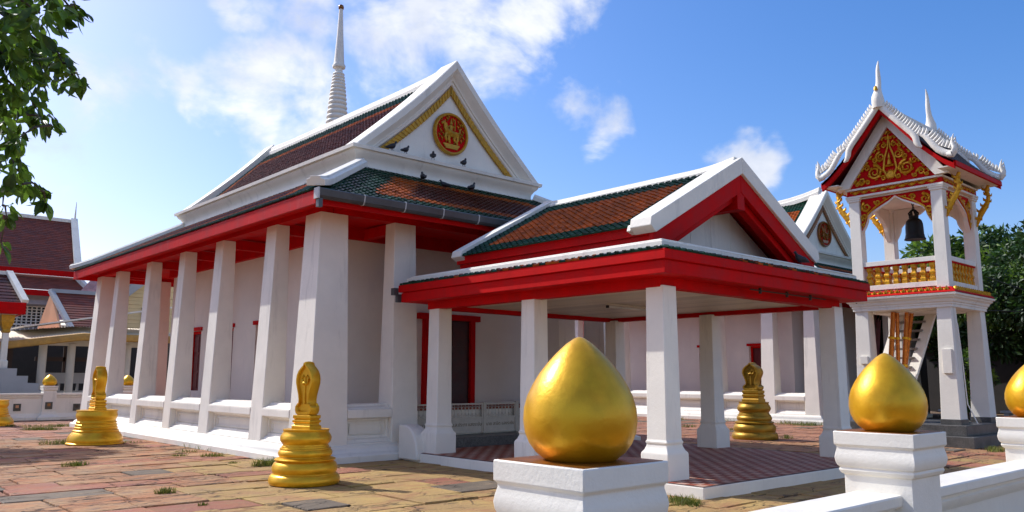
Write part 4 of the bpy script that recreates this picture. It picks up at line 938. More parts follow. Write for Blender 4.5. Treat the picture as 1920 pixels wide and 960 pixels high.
        for k in range(9):
            t = (k+.5)/9; u = by+e*(yb_-.08)*(1-t); z = 6.83+(zt_-6.95)*t; mb.tube([P(fr, u+e*.0, .03, z), P(fr, u-e*.03, .04, z+.07), P(fr, u-e*.08, .03, z+.09)], [.035, .03, .004], 5)
    for (uu, zz, rr_) in ((.62, 7.28, .085), (.20, 6.93, .07), (.92, 6.86, .05), (.62, 6.88, .06), (.40, 7.44, .07), (.06, 8.0, .04), (.28, 7.76, .05)):
        for e in (-1, 1): scroll(mb, fr, .03, by+e*uu, zz, rr_, 1.4, e, .018, .6)
    sp = [P(fr, by+.10*math.cos(a), .04, 7.0+.10*math.sin(a)) for a in [2*math.pi*k/16 for k in range(16)]]; mb.face(sp)
    for k in range(16): a = 2*math.pi*k/16; mb.tube([P(fr, by+.09*math.cos(a), .04, 7.0+.09*math.sin(a)), P(fr, by+.145*math.cos(a+.1), .04, 7.0+.145*math.sin(a+.1))], [.02, .004], 4)
    mb.tube([P(fr, by-.11, .04, 7.24), P(fr, by+.11, .04, 7.24)], [.03, .03], 6); mb.tube([P(fr, by, .05, 7.26), P(fr, by, .05, 7.36), P(fr, by, .05, 7.43)], [.07, .05, .02], 6); mb.tube([P(fr, by, .05, 7.44), P(fr, by, .05, 7.52), P(fr, by, .05, 7.60)], [.035, .03, .004], 6)
    mb.build('gilt_carving', 'gold_carved', tp, smooth=60, recalc=False)
# gilt eave brackets
for xs in (X0+.02, X1-.02):
    for ys, e in ((Y0+.03, -1), (Y1-.03, 1)):
        xq = xs+(.18 if xs < bx else -.18)
        pts = [(0, 5.70), (.06, 5.90), (.14, 6.08), (.24, 6.22), (.32, 6.36), (.34, 6.52), (.30, 6.66), (.36, 6.80)]
        mb = MB(); mb.tube([(xq, ys+e*u, z) for u, z in pts], [.02, .06, .085, .08, .06, .055, .06, .045], 7, .6, side=(1, 0, 0))
        for k in range(1, 7): u, z = pts[k]; mb.tube([(xq, ys+e*u, z), (xq, ys+e*(u-.10), z+.06), (xq, ys+e*(u-.12), z+.13)], [.045, .035, .004], 5); mb.tube([(xq, ys+e*u, z), (xq, ys+e*(u+.07), z-.02), (xq, ys+e*(u+.09), z+.05)], [.04, .028, .004], 5)
        mb.build('eave_bracket', 'gold_carved', BT, smooth=60)
B('switch_box', 'plaster', BT, (X0-.03, X0+.03, Y1-.36, Y1-.16, 2.0, 2.2), bevel=.006); B('notice_box', 'plaster', BT, (X0-.03, X0+.04, Y0+.10, Y0+.32, 1.75, 2.35), bevel=.006)
mb = MB(); mb.tube([(X0+.3, Y0+.02, 3.0), (X0+.31, Y0-.03, 2.0), (X0+.34, Y0-.06, 1.0), (X0+.36, Y0-.25, .53)], .014, 6); mb.build('conduit', 'plaster', BT)

# bronze bell
bxx, byy, bz0 = 22.6, 8.78, 5.33
BL = root('bronze_bell', 'dark bronze temple bell hanging by its crown loop in the bell tower', 'bell', (bxx, byy, bz0))
bp_ = [(.30, 0), (.335, .005), (.335, .04), (.31, .07), (.295, .15), (.295, .17), (.285, .18), (.28, .40), (.27, .55), (.24, .65), (.18, .715), (.10, .74), (.005, .75)]
mb = MB(); mb.lathe([(r*.80, bz0+z*.80) for r, z in bp_], 32, (bxx, byy, 0)); mb.build('body', 'bronze', BL, smooth=45)
bz1 = bz0+.58; mb = MB(); mb.lathe([(.11, bz1-.02), (.12, bz1+.03), (.125, bz1+.06), (.10, bz1+.08), (.005, bz1+.085)], 16, (bxx, byy, 0))
for k in range(6): a = math.pi*k/3; mb.tube([(bxx+.095*math.cos(a), byy+.095*math.sin(a), bz1+.07), (bxx+.12*math.cos(a), byy+.12*math.sin(a), bz1+.15), (bxx+.055*math.cos(a), byy+.055*math.sin(a), bz1+.23), (bxx, byy, bz1+.26)], .024, 6)
mb.build('crown', 'bronze', BL, smooth=50)
mb = MB(); z = bz1+.27; k = 0
while z < 6.5:
    c_ = Vector((bxx, byy, z)); A = Vector((1, 0, 0)) if k % 2 else Vector((0, 1, 0)); k += 1
    mb.tube([c_+A*.03*math.cos(t)+Vector((0, 0, .055*math.sin(t))) for t in [2*math.pi*q/8 for q in range(9)]], .011, 5); z += .075
mb.build('chain', 'steel_dark', BL)

# open stair inside the tower
ST = root('open_staircase', 'open tread staircase with white stringers climbing inside the bell tower', 'stairs', (22.9, 9.0, .5))
for yy in (8.03, 8.85):
    mb = MB(); mb.bar((22.0, yy+1.25, .52), (23.3, yy+.75, 3.36), .09, .26, up=(0, 1, 0)); mb.build('stringer', 'plaster', ST, bevel=.006)
for k in range(11):
    t = (k+.7)/11.5; xx = 22.0+1.3*t; dyy = 1.25-.5*t; zz = .52+(3.36-.52)*t
    B('tread', 'tread', ST, (xx-.14, xx+.14, 8.09+dyy, 8.80+dyy, zz-.03, zz+.02), bevel=.004)

# gilded support poles leaning inside the tower
for k, (x_, ya, yb_, zb_, zt_, r, lb) in enumerate(((22.0, 9.55, 9.25, .5, 3.38, .045, 'thick gold pole leaning in the bell tower, leftmost of its bundle foot'), (22.12, 9.30, 9.20, .5, 3.36, .035, 'thin brown gold pole standing straightest in the leaning bundle'), (22.2, 9.28, 8.98, .5, 3.37, .04, 'glossy gold pole crossing in front of the bundle'), (22.35, 9.42, 8.92, .5, 3.35, .04, 'orange gold pole with the strongest tilt in the bundle'))):
    p = root('gilded_pole', ('gold pole leaning at the front of the bundle under the bell tower', 'thin pole standing most upright in the bundle under the bell tower', 'gold pole crossing another in the bundle under the bell tower', 'orange pole leaning steepest at the back of the bundle under the bell tower')[k], 'pole', (x_, ya, zb_), 'poles leaning under the bell tower')
    mb = MB(); r *= 1.6; mb.tube([(x_, ya, zb_), (x_, ya+(yb_-ya)*.5, (zb_+zt_)/2), (x_+.03, yb_, zt_-.01)], [r, r*.95, r*.85], 10); mb.build('shaft', 'pole_orange', p, smooth=60)
    mb = MB(); [mb.tube([(x_, ya+(yb_-ya)*q, zb_+(zt_-zb_)*q), (x_, ya+(yb_-ya)*(q+.02), zb_+(zt_-zb_)*(q+.02))], r*1.25, 10) for q in (.25, .5, .75)]; mb.build('band', 'gold', p, smooth=40)

# ------------------------------------------------------------------ pigeons
def pigeon_proto():
    t = root('pigeon', 'x', 'bird', (0, 0, 0), 'pigeons', local=True); mb = MB()
    path = [(-.20, .055, .022, .30), (-.15, .065, .036, .35), (-.09, .085, .050, .7), (-.03, .105, .068, .95), (.03, .125, .070, 1), (.075, .155, .055, 1), (.095, .195, .036, 1), (.105, .225, .031, 1), (.118, .242, .032, 1), (.135, .245, .022, 1), (.148, .24, .008, 1), (.168, .232, .004, 1)]
    rings = []
    for x, z, r, sq in path: rings.append([(x-.3*r*math.sin(2*math.pi*j/10)*sq, r*math.cos(2*math.pi*j/10), z+r*sq*math.sin(2*math.pi*j/10)) for j in range(10)])
    mb.loft(rings); body = mb.build('body', 'pigeon', t, smooth=70)
    for s in (-1, 1):
        mb = MB(); mb.tube([(.05, s*.06, .12), (-.03, s*.072, .115), (-.12, s*.045, .085), (-.19, s*.02, .065)], [.02, .045, .035, .006], 8, .35, side=(0, 1, 0)); mb.build('wing', 'pigeon', body, smooth=70)
        mb = MB(); mb.tube([(.0, s*.03, .06), (.005, s*.032, .012)], .006, 5); mb.tube([(-.02, s*.032, .006), (.04, s*.034, .006)], .006, 5); mb.build('leg', 'pigeon_leg', body)
    return t
pg = pigeon_proto()
c_, dyg = 12.0, 0
sk_z = lambda yv: 4.99+(yv-13.1)*(6.27-4.99)/2.28+.04
PB = [((10.12, 15.40, 6.79), -.1, 'pigeon stretched forward on the gable cornice, outermost of the pair'), ((10.50, 15.40, 6.79), .25, 'hunched pigeon on the gable cornice, inner one of the pair'), ((11.30, 15.40, 6.79), .9, 'upright pigeon on the gable cornice just below the medallion'), ((12.25, 15.40, 6.79), .5, 'lone pigeon on the gable cornice past the medallion'),
      ((10.75, 15.02, sk_z(15.02)), 1.2, 'pigeon perched high on the green tile edge of the front roof'), ((11.15, 14.72, sk_z(14.72)), 2.2, 'pigeon crouched on the orange tiles of the front roof'), ((12.15, 14.95, sk_z(14.95)), .3, 'pigeon on the front roof tiles nearest the pavilion ridge'), ((13.35, 7.16, 3.60), 2.7, 'pigeon sitting on the white flashing under the pavilion gable')]
for k, (loc, rz, lb) in enumerate(PB):
    o = pg if k == 0 else copy_tree(pg)
    o.location = loc; o.rotation_euler.z = rz; o['label'] = lb; o.scale = (.9, .9, .9)
    if k in (1, 5): o.scale = (.86, .86, .8)

# ------------------------------------------------------------------ stupa spire behind the hall
SX, SY = 25.9, 46.0
CH = root('stupa', 'tall white ringed stupa spire rising behind the long hall roof', 'stupa', (SX, SY, 0))
mb = MB()
for a, z0, z1 in ((5.2, 0, 1.2), (4.6, 1.2, 2.6), (4.0, 2.6, 4.0), (3.4, 4.0, 5.2)): mb.rect(SX-a, SX+a, SY-a, SY+a, [(.1, z0), (.1, z0+.25), (0, z0+.4), (0, z1-.3), (.1, z1-.1), (.1, z1)])
mb.build('base', 'plaster', CH)
mb = MB(); mb.lathe([(3.1, 5.2), (3.1, 5.6), (2.8, 5.8), (2.95, 6.3), (2.7, 6.5), (2.75, 7.0), (2.6, 7.2), (2.55, 8.0), (2.35, 9.4), (2.1, 10.6), (1.7, 11.6), (1.1, 12.2)], 40, (SX, SY, 0)); mb.build('bell_body', 'plaster', CH, smooth=30)
mb = MB(); mb.rect(SX-1.1, SX+1.1, SY-1.1, SY+1.1, [(0, 12.1), (0, 13.2), (.12, 13.3), (.12, 13.5), (0, 13.6)]); mb.build('harmika', 'plaster', CH)
z = 13.6; r = 1.05; k = 0
while z < 21.55:
    h = .50*(.80**0)*(1-.028*k)
    mb = MB(); mb.lathe([(r*.84, z), (r*.93, z+h*.12), (r*1.0, z+h*.35), (r*1.0, z+h*.6), (r*.93, z+h*.82), (r*.82, z+h)], 28, (SX, SY, 0)); mb.build('ring', 'plaster', CH, smooth=50)
    z += h; r -= .0335*(1-.01*k); k += 1
zt = z; rt = r
mb = MB(); mb.lathe([(rt*.7, zt), (rt*.68, zt+.25), (rt*.8, zt+.3), (rt*1.15, zt+.36), (rt*1.2, zt+.5), (rt*1.0, zt+.62), (rt*.95, zt+.7), (rt*.84, zt+1.2), (rt*.55, zt+2.9), (rt*.36, 26.05)], 24, (SX, SY, 0)); mb.build('plain_spire', 'plaster', CH, smooth=40)
mb = MB(); mb.lathe([(.06, 26.0), (.17, 26.06), (.19, 26.2), (.15, 26.32), (.02, 26.4)], 16, (SX, SY, 0)); mb.build('finial', 'gold_brown', CH, smooth=60)

# ------------------------------------------------------------------ far boundary wall with plaques
FW = root('plaque_wall', 'low white far wall set with small dark memorial plaques', 'wall', (10, 34.2, 0))
mb = MB(); half = [(.18, 0), (.18, .1), (.15, .13), (.12, .2), (.1, .24), (.1, .78), (.13, .82), (.14, .86), (.11, .88), (.17, .9), (.17, .97)]
mb.prism([(34.2-o, z) for o, z in half]+[(34.2+o, z) for o, z in reversed(half)], 'x', -6, 20); mb.build('wall_body', 'plaster', FW)
for k, (x, z) in enumerate(((5.6, .5), (6.69, .47), (7.68, .52), (8.65, .44), (9.6, .5))):
    pz = 34.2-.1-(.14 if k == 2 else .012)
    pq = B('plaque', 'plaque', FW, (x-.12, x+.12, pz-.012, pz+.012, z-.13, z+.13)); B('portrait', ('joint', 'wall_peach', 'gold_brown', 'post_brown', 'wall_grey')[k], pq, (x-.05, x+.05, pz-.016, pz-.0125, z-.02, z+.08))
for k, (x, lb) in enumerate(((4.95, 'gold lotus bud post of the plaque wall beside the edge sema stone'), (7.7, 'gold lotus bud post of the plaque wall in front of the tan awning'), (10.45, 'gold lotus bud post of the plaque wall seen between the hall columns'), (13.2, 'gold lotus bud post of the plaque wall hidden mostly behind the hall'))):
    t = root('lotus_bud_post', lb, 'post', (x, 34.2, 0), 'lotus bud posts of the far wall'); mb = MB()
    mb.rect(x-.2, x+.2, 34.0, 34.4, [(.16, 0), (.16, .1), (.06, .2), (.03, .3), (.02, 1.0), (.0, 1.05), (.04, 1.1), (.04, 1.15), (.02, 1.16), (.05, 1.18), (.05, 1.235), (0, 1.24)]); mb.build('pedestal', 'plaster', t)
    mb = MB(); bud_mesh(mb, .245, .42, 1.235, (x, 34.2), 24); mb.build('lotus_bud', 'gold', t, smooth=60)

# ------------------------------------------------------------------ background buildings
def shingle_roof(par, pts, mt='tile_rust', rows=26):   # quad: eave-left, eave-right, ridge-right, ridge-left
    a, b, c_, d = [Vector(p) for p in pts]; mb = MB()
    for i in range(rows):
        t0, t1 = i/rows, (i+1)/rows; l0, r0 = a.lerp(d, t0), b.lerp(c_, t0); l1, r1 = a.lerp(d, t1), b.lerp(c_, t1)
        n = (r0-l0).cross(l1-l0).normalized(); n = n if n.z > 0 else -n; up_ = n*.022
        k = max(3, int((r0-l0).length/.45)); off = (i % 2)*.5/k
        for j in range(k):
            u0, u1 = max(0, j/k-off), (1 if j == k-1 else (j+1)/k-off)
            mb.face([l0.lerp(r0, u0)+up_, l0.lerp(r0, u1)+up_, l1.lerp(r1, u1)+n*.005, l1.lerp(r1, u0)+n*.005]); mb.face([l0.lerp(r0, u0), l0.lerp(r0, u1), l0.lerp(r0, u1)+up_, l0.lerp(r0, u0)+up_])
    return mb.build('roof_tiles', mt, par, recalc=False, stuff=True)
# preaching hall, large, two-tier russet roof
PH = root('preaching_hall', 'large grey two-storey hall with two-tier russet roof and red eaves', 'building', (2, 66, 0))
xr = 15.65; rd = MB(); rd.box(-18, xr, 66.5, 67.0, 12.95, 13.2); rfp = rd.build('ridge', 'plaster', PH)
shingle_roof(rfp, [(-18, 62, 8.75), (15.0, 62, 8.75), (xr, 66.6, 13.0), (-18, 66.6, 13.0)], rows=30)
shingle_roof(rfp, [(-18, 60.6, 7.25), (15.5, 60.6, 7.25), (15.0, 62.4, 8.4), (-18, 62.4, 8.4)], rows=10)
B('eave', 'red', PH, (-18, 15.05, 61.9, 62.1, 8.38, 8.75)); B('eave', 'red', PH, (-18, 15.4, 60.5, 60.7, 6.85, 7.22))
mb = MB(); mb.bar((xr+.05, 66.7, 13.2), (15.1, 61.9, 8.9), .45, .34); mb.bar((15.1, 62.3, 8.5), (15.7, 60.4, 7.25), .3, .28); mb.tube([(15.7, 60.4, 7.2), (15.95, 60.3, 7.4), (16.0, 60.3, 7.8), (15.93, 60.3, 8.3)], [.14, .12, .07, .02], 6); mb.tube([(xr+.1, 66.7, 13.1), (xr+.12, 66.7, 14.6)], [.09, .02], 6); mb.build('bargeboard', 'plaster', PH)
B('wall', 'wall_grey', PH, (-18, 14.3, 62.6, 70, 0, 7.3)); B('balcony', 'wall_grey', PH, (-18, 14.6, 61.2, 62.6, 3.9, 4.15))
B('beam', 'wall_grey', PH, (-18, 14.6, 61.1, 61.4, 6.3, 6.6))
for x in (6.0, 9.9, 13.6): B('column', 'wall_grey', PH, (x-.2, x+.2, 61.2, 61.6, 0, 6.9))
mb = MB()
for x in [10.3+.28*k for k in range(12)]: mb.box(x, x+.08, 62.3, 62.4, 5.0, 6.2)
for z_ in [5.0+.2*k for k in range(7)]: mb.box(10.2, 13.5, 62.28, 62.38, z_, z_+.06)
lt = mb.build('lattice', 'plaster', PH); B('opening', 'window_dark', PH, (10.2, 13.5, 62.5, 62.61, 4.9, 6.3), (7.2, 9.4, 62.5, 62.61, 4.2, 6.2))
mb = MB()
for x in [2+.25*k for k in range(50)]: mb.box(x, x+.06, 61.25, 61.3, 4.15, 4.9)
mb.box(2, 14.5, 61.22, 61.33, 4.9, 5.0); mb.build('railing', 'plaster', PH)
for x in (5.4, 7.4, 9.6, 11.8): B('window', 'window_dark', PH, (x, x+1.5, 62.5, 62.62, .8, 2.6))
# small red-eaved sala with gold capital and steps, at the left edge
SA = root('stair_shrine', 'small shrine with glazed roof, red eaves, gold capital and grey steps', 'building', (5, 39, 0))
shingle_roof(SA, [(0.5, 38.6, 4.62), (7.42, 38.6, 4.62), (7.1, 40.6, 5.95), (0.5, 40.6, 5.95)], 'tile_brown', rows=9)
mb = MB(); mb.bar((7.5, 38.5, 4.66), (7.2, 40.6, 6.05), .25, .16); mb.bar((0.5, 40.6, 6.0), (7.25, 40.6, 6.0), .2, .16); mb.build('bargeboard', 'plaster', SA)
B('eave', 'red', SA, (0.5, 7.55, 38.5, 38.7, 4.12, 4.6), (7.4, 7.56, 38.71, 42, 4.12, 4.58)); B('ceiling', 'red_dark', SA, (.5, 7.4, 38.72, 42, 4.14, 4.2))
mb = MB(); mb.rect(6.85, 7.15, 38.9, 39.2, [(.0, 1.9), (0, 2.2), (-.04, 2.25), (-.04, 3.35)]); mb.build('column', 'plaster', SA)
mb = MB(); mb.rect(6.85, 7.15, 38.9, 39.2, [(-.04, 3.35), (0, 3.4), (-.02, 3.5), (.08, 3.8), (.1, 4.1)]); mb.build('capital', 'gold_flat', SA)
for k in range(6): B('stair_step', 'wall_grey', SA, (3.0, 7.45+k*.42, 38.6, 41, 1.9-.3*(k+1), 1.9-.3*k))
B('podium', 'wall_grey', SA, (0, 7.4, 38.7, 43, 0, 1.9))
# tan awning over an eating area
AW = root('awning_shed', 'open shed with tan corrugated awning edge and round pale posts', 'shed', (9, 42, 0))
def corr(mb, a, b, c_, d, n):
    a, b, c_, d = [Vector(p) for p in (a, b, c_, d)]
    for k in range(n):
        t0, t1 = k/n, (k+1)/n; h = Vector((0, 0, .06 if k % 2 else 0)); h2 = Vector((0, 0, 0 if k % 2 else .06))
        mb.face([a.lerp(b, t0)+h, a.lerp(b, t1)+h2, d.lerp(c_, t1)+h2, d.lerp(c_, t0)+h])
mb = MB(); corr(mb, (6.9, 40.0, 2.95), (10.2, 40.0, 3.45), (10.6, 43.5, 3.95), (6.9, 43.5, 3.5), 60); corr(mb, (10.2, 40.0, 3.45), (14.5, 40.3, 3.45), (14.5, 43.5, 3.95), (10.6, 43.5, 3.95), 60); mb.build('awning_sheet', 'awning_pale', AW, recalc=False)
mb = MB(); rings = []
for k in range(61):
    t = k/60; x = 6.9+7.6*t; z_ = 2.95+(.5*min(1, t/.43)); w = .03*math.sin(k*2.1)
    rings.append([(x, 39.97+w, z_-.28), (x, 39.9+w, z_-.24), (x, 39.86+w, z_-.08), (x, 39.92+w, z_+.04), (x, 40.1, z_+.07), (x, 40.1, z_-.02), (x, 39.98, z_-.02)])
mb.loft(rings); mb.build('awning_edge', 'awning', AW, smooth=40)
mb = MB(); mb.bar((8.0, 42.4, 3.75), (14.5, 42.4, 5.0), 3.0, .07); mb.build('upper_sheet', 'plaster', AW)
for x in (8.85, 10.0, 12.4): mb = MB(); mb.lathe([(.17, 0), (.17, 3.0), (.2, 3.05)], 16, (x, 41.0, 0)); mb.build('post', 'wall_cream', AW, smooth=40)
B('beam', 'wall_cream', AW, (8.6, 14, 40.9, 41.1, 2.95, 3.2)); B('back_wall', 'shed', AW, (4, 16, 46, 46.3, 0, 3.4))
for x in (7.3, 7.75): B('dark_post', 'post_brown', AW, (x-.1, x+.1, 41.8, 42, 0, 3.2))
B('counter', 'wall_grey', AW, (9.3, 12.6, 43.2, 43.6, .0, .9), (9.3, 12.6, 43.2, 43.6, 1.25, 1.75)); B('counter_post', 'wall_grey', AW, *[(x, x+.1, 43.3, 43.4, .9, 1.25) for x in (9.4, 10.1, 10.9, 11.7, 12.4)])
B('brace', 'post_brown', AW, (9.2, 12.4, 44.0, 44.1, 2.3, 2.5), (9.4, 9.5, 44, 44.1, 1.7, 3.0), (10.4, 10.5, 44, 44.1, 1.7, 3.0))
# brown roofed house with bargeboards beside the awning
HH = root('gabled_house', 'small peach house with weathered bargeboard and brown roof behind the awning', 'house', (12, 48, 0))
B('wall', 'wall_peach', HH, (9.9, 12.9, 46.6, 52, 0, 4.0)); shingle_roof(HH, [(11.2, 46.0, 3.9), (13.0, 46.0, 3.9), (13.0, 49, 6.1), (10.75, 49, 6.1)], rows=16)
mb = MB(); mb.bar((11.2, 45.9, 3.85), (10.7, 49, 6.15), .25, .18); mb.bar((10.7, 49, 6.15), (13.1, 49, 6.15), .25, .2); mb.build('bargeboard', 'wall_grey', HH); mb = MB(); mb.prism([(46.2, 3.8), (51.8, 3.8), (49, 6.0)], 'x', 10.7, 10.8); mb.build('gable', 'wall_peach', HH)
# yellow weatherboarded house seen between the columns
YH = root('weatherboard_house', 'yellow weatherboarded house with lilac roof glimpsed between the hall columns', 'house', (18, 55, 0))
for k in range(16): B('weatherboard', 'wall_yellow', YH, (15.2, 24, 54.0-.03*(k % 2)-.012*0, 54.2, 4.4+k*.24, 4.4+(k+1)*.24-.012))
B('lower_wall', 'window_dark', YH, (14.5, 24, 54.1, 58, 0, 4.4)); B('sill_board', 'wall_cream', YH, (15, 24, 53.8, 54.2, 4.2, 4.4))
mb = MB(); mb.bar((14.6, 53.5, 5.6), (18.6, 53.5, 9.2), .5, .3, up=(0, 1, 0)); mb.build('bargeboard', 'wall_grey', YH); shingle_roof(YH, [(12.5, 56, 5.0), (26, 60, 6.0), (24, 62, 9.5), (16.5, 60, 9.5)], 'roof_lilac', rows=14)
B('window', 'window_dark', YH, (17.0, 17.9, 53.93, 53.99, 4.7, 5.9))
# clay-roofed house seen through the pavilion
CR = root('clay_roof_house', 'house with orange clay tile roof glimpsed between pavilion pillars', 'house', (53, 50, 0))
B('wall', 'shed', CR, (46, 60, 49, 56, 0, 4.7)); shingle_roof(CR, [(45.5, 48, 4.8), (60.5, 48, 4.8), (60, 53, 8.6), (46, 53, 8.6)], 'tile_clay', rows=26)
# pink sheet fence and dim shed behind the bell tower
PF = root('pink_sheet_shed', 'shed with pink corrugated sheets behind the bell tower poles', 'shed', (40, 17.5, 0)); mb = MB(); corr(mb, (36, 19.0, 1.2), (36.0, 16.0, 1.2), (37.0, 16.0, 5.2), (37.0, 19.0, 5.2), 22); mb.build('sheet', 'pink_sheet', PF, recalc=False); B('frame', 'shed', PF, (37.2, 41, 15.8, 19.2, 0, 4.6))
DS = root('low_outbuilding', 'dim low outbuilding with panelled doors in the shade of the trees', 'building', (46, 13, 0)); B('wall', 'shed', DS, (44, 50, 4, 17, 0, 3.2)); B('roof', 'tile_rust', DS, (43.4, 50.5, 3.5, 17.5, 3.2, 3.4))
for y_ in (6.5, 9.2, 11.6): w_ = B('door', 'wall_grey', DS, (43.95, 44.0, y_, y_+.9, 0, 2.1)); B('pane', 'window_dark', w_, (43.93, 43.95, y_+.15, y_+.75, .3, 1.8))
for k, (x, y_, s_) in enumerate(((31.0, 10.6, 1.0), (32.5, 11.6, .8), (33.0, 9.6, .9))):
    t = root('stone_bench', ('pale stone bench in the shade behind the bell tower', 'shorter stone bench beyond the bell tower legs', 'stone bench nearest the outbuilding doors')[k], 'bench', (x, y_, 0), 'benches under the trees'); B('seat', 'wall_grey', t, (x-.25, x+.25, y_-.7*s_, y_+.7*s_, .42, .5), bevel=.01)
    for e in (-1, 1): B('leg', 'wall_grey', t, (x-.2, x+.2, y_+e*.5*s_-.08, y_+e*.5*s_+.08, 0, .42))

# ------------------------------------------------------------------ trees and shrubs behind the tower
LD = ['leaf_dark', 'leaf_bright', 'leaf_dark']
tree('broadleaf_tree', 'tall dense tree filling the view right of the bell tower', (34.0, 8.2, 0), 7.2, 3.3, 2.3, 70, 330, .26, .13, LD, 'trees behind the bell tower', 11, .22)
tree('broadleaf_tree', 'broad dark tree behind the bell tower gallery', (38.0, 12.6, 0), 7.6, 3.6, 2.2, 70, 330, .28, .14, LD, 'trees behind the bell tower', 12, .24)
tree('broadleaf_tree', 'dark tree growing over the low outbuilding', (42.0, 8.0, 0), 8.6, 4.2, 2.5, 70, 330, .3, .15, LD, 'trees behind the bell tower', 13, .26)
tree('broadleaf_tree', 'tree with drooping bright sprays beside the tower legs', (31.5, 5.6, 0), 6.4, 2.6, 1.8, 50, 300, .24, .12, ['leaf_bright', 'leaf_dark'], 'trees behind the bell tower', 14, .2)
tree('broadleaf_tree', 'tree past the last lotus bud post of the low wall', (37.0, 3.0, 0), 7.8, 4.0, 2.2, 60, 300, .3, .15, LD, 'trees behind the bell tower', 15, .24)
tree('leafy_shrub', 'yellow green shrub between the bell tower legs', (29.6, 10.2, 0), 2.7, .85, .5, 22, 220, .13, .07, ['leaf_bright', 'leaf_dark'], None, 16, .06)['category'] = 'shrub'
# pale-lit tree off to the left that throws shade on the paving
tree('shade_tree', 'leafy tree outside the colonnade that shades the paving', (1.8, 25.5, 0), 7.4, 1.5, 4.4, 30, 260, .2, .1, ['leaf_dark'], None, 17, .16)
# foreground tree whose sprays hang into the top left corner
random.seed(40)
FT = root('overhanging_tree', 'dark leafy branches hanging down over the forecourt', 'tree', (-1.6, 5.6, 0)); tr = MB(); cr = MB()
trunk = [V(-1.6, 5.6, 0), V(-1.55, 5.5, 1.4), V(-1.4, 5.4, 2.6), V(-1.0, 5.2, 3.8), V(-.5, 5.0, 4.9), V(-.3, 4.9, 5.8)]
tr.tube(trunk, [.2, .17, .15, .12, .08, .03], 9)
spr = [(20, 30, 55, 0), (75, 25, 45, 0), (115, 18, 22, 0), (55, 90, 50, 0), (15, 110, 55, 0), (95, 95, 28, 0), (30, 165, 45, 0), (85, 150, 30, 1), (118, 118, 16, 1), (135, 140, 13, 1), (150, 150, 10, 1), (45, 215, 38, 1), (75, 215, 26, 1), (95, 235, 13, 1), (8, 240, 30, 0), (30, 262, 20, 1), (12, 290, 22, 1), (30, 318, 15, 1), (42, 345, 20, 1), (62, 345, 15, 1), (78, 358, 9, 1), (85, 378, 7, 1), (8, 350, 10, 1), (5, 385, 13, 1), (12, 405, 8, 1), (2, 455, 6, 1), (130, 12, 12, 0), (145, 22, 9, 1),
       (-60, 60, 90, 0), (-90, 190, 90, 0), (-70, 320, 70, 0), (-190, 40, 120, 0), (-220, 220, 110, 0), (10, -50, 70, 0), (90, -55, 55, 0), (-120, -80, 110, 0), (-40, -140, 90, 0), (60, -150, 80, 0), (-180, 380, 60, 0)]
anchors = [V(-.6, 5.05, 4.7), V(-.9, 5.15, 4.0), V(-.4, 4.95, 5.4)]
for k, (px, py, rp, edge) in enumerate(spr):
    dep = 4.6+random.uniform(-.4, .45); c_ = at_depth(px, py, dep); r = rp/FPX*dep
    a = min(anchors, key=lambda q: (q-c_).length); mid = a.lerp(c_, .55)+V(0, 0, .25)
    if not edge: tr.tube([a, mid, c_], [.03, .018, .006], 5)
    else:
        up = min([at_depth(p[0], p[1], 4.6) for p in spr[:k] if p[1] < py-8] or [a], key=lambda q: (q-c_).length); tr.tube([up, up.lerp(c_, .5)+V(0, 0, .03), c_], [.008, .006, .003], 4)
    n = int(8+rp*rp*.024*(1.0 if rp < 60 else .6))
    cr.cur = 0
    for _ in range(n):
        d = rdir(); p = c_+d*r*(random.random()**.5); dd = V(d.x*.6+random.uniform(-.4, .4), d.y*.6+random.uniform(-.4, .4), -.75+random.uniform(-.3, .6))
        leaf_oval(cr, p, dd, rdir(), random.uniform(.06, .125), random.uniform(.03, .056))
tr.build('trunk', 'bark', FT, smooth=60, recalc=False); cr.build('crown', 'leaf_near', FT, recalc=False)

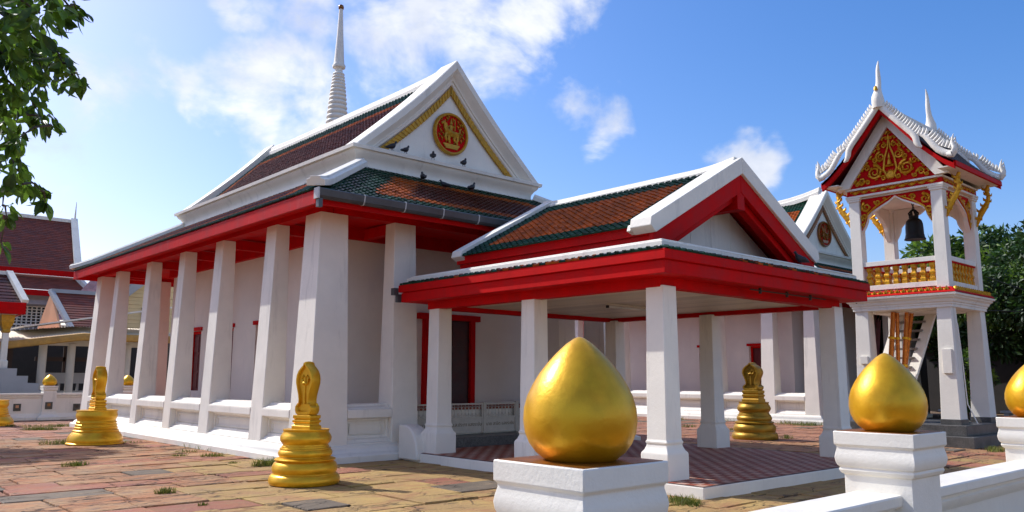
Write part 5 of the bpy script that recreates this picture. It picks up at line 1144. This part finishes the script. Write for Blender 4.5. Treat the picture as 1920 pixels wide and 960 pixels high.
# ------------------------------------------------------------------ grass in the joints, dry weeds
random.seed(8); mb = MB()
def tuft(x, y, r, n, h):
    for _ in range(n):
        a = random.uniform(0, 6.28); q = r*random.random()**.6; p = V(x+q*math.cos(a)*1.5, y+q*math.sin(a)*.8, -.01); ln = h*random.uniform(.5, 1.2); b_ = V(random.uniform(-.5, .5), random.uniform(-.5, .5), 1).normalized()
        s_ = V(math.cos(a+1), math.sin(a+1), 0)*.006; k = len(mb.v); tip = p+b_*ln+V(b_.x, b_.y, -.2)*ln*.3
        mb.v += [tuple(p-s_), tuple(p+s_), tuple(p+b_*ln*.6+s_*.7), tuple(p+b_*ln*.6-s_*.7), tuple(tip)]; mb.f += [(k, k+1, k+2, k+3), (k+3, k+2, k+4)]; mb.m += [0, 0]
def gp(px, py):
    d = pixdir(px, py); t = -1.6/d.z; return CAM+d*t
for px, py, r, n, h in ((70, 806, .30, 160, .14), (95, 806, .2, 80, .12), (118, 832, .35, 200, .12), (160, 832, .3, 140, .10), (140, 873, .16, 110, .10), (110, 800, .25, 120, .12), (310, 925, .10, 90, .10), (495, 873, .16, 150, .15), (520, 868, .12, 90, .12), (400, 855, .18, 80, .08), (350, 848, .2, 60, .07), (335, 855, .12, 50, .06), (440, 869, .1, 30, .06), (370, 838, .2, 60, .12), (385, 842, .15, 50, .12), (405, 845, .2, 60, .10), (290, 820, .2, 50, .08), (265, 815, .2, 60, .08), (245, 830, .25, 60, .06), (380, 946, .06, 24, .04), (1285, 943, .20, 130, .09), (1270, 940, .14, 70, .10), (1305, 947, .1, 40, .07),
                        (1262, 787, .5, 160, .16), (1290, 783, .5, 110, .14), (1345, 785, .5, 110, .14), (1372, 788, .5, 110, .13), (1375, 806, .4, 60, .1), (1480, 795, .5, 130, .14), (1510, 797, .5, 130, .14), (1530, 797, .4, 90, .14), (1475, 822, .2, 60, .12), (1290, 800, .3, 50, .1), (1590, 800, .4, 90, .14), (1870, 846, .25, 110, .12), (1860, 843, .2, 60, .1), (200, 826, .3, 60, .07), (60, 800, .3, 60, .1), (20, 800, .12, 50, .1)):
    g_ = gp(px, py); tuft(g_.x, g_.y, r, int(n*1.6), h*1.1)
tag(mb.build('grass', 'grass', None, recalc=False), 'green grass tufts growing in the paving joints', 'grass', kind='stuff')
# overhead cables beside the tower
for k, (a, b, sg, lb) in enumerate((((24.1, 7.6, 4.35), (60, 3, 5.2), 1.2, 'upper dark cable running from the bell tower to the trees'), ((21.5, 10.0, 3.62), (50, -2.5, 6.6), 1.0, 'lower sagging cable strung across the bell tower cornice'))):
    A, Bq = Vector(a), Vector(b); mb = MB(); mb.tube([A.lerp(Bq, t/16)-V(0, 0, sg*4*(t/16)*(1-t/16)) for t in range(17)], .011, 5); tag(mb.build('overhead_cable', 'cable', None, recalc=False), lb, 'cable', 'overhead cables')
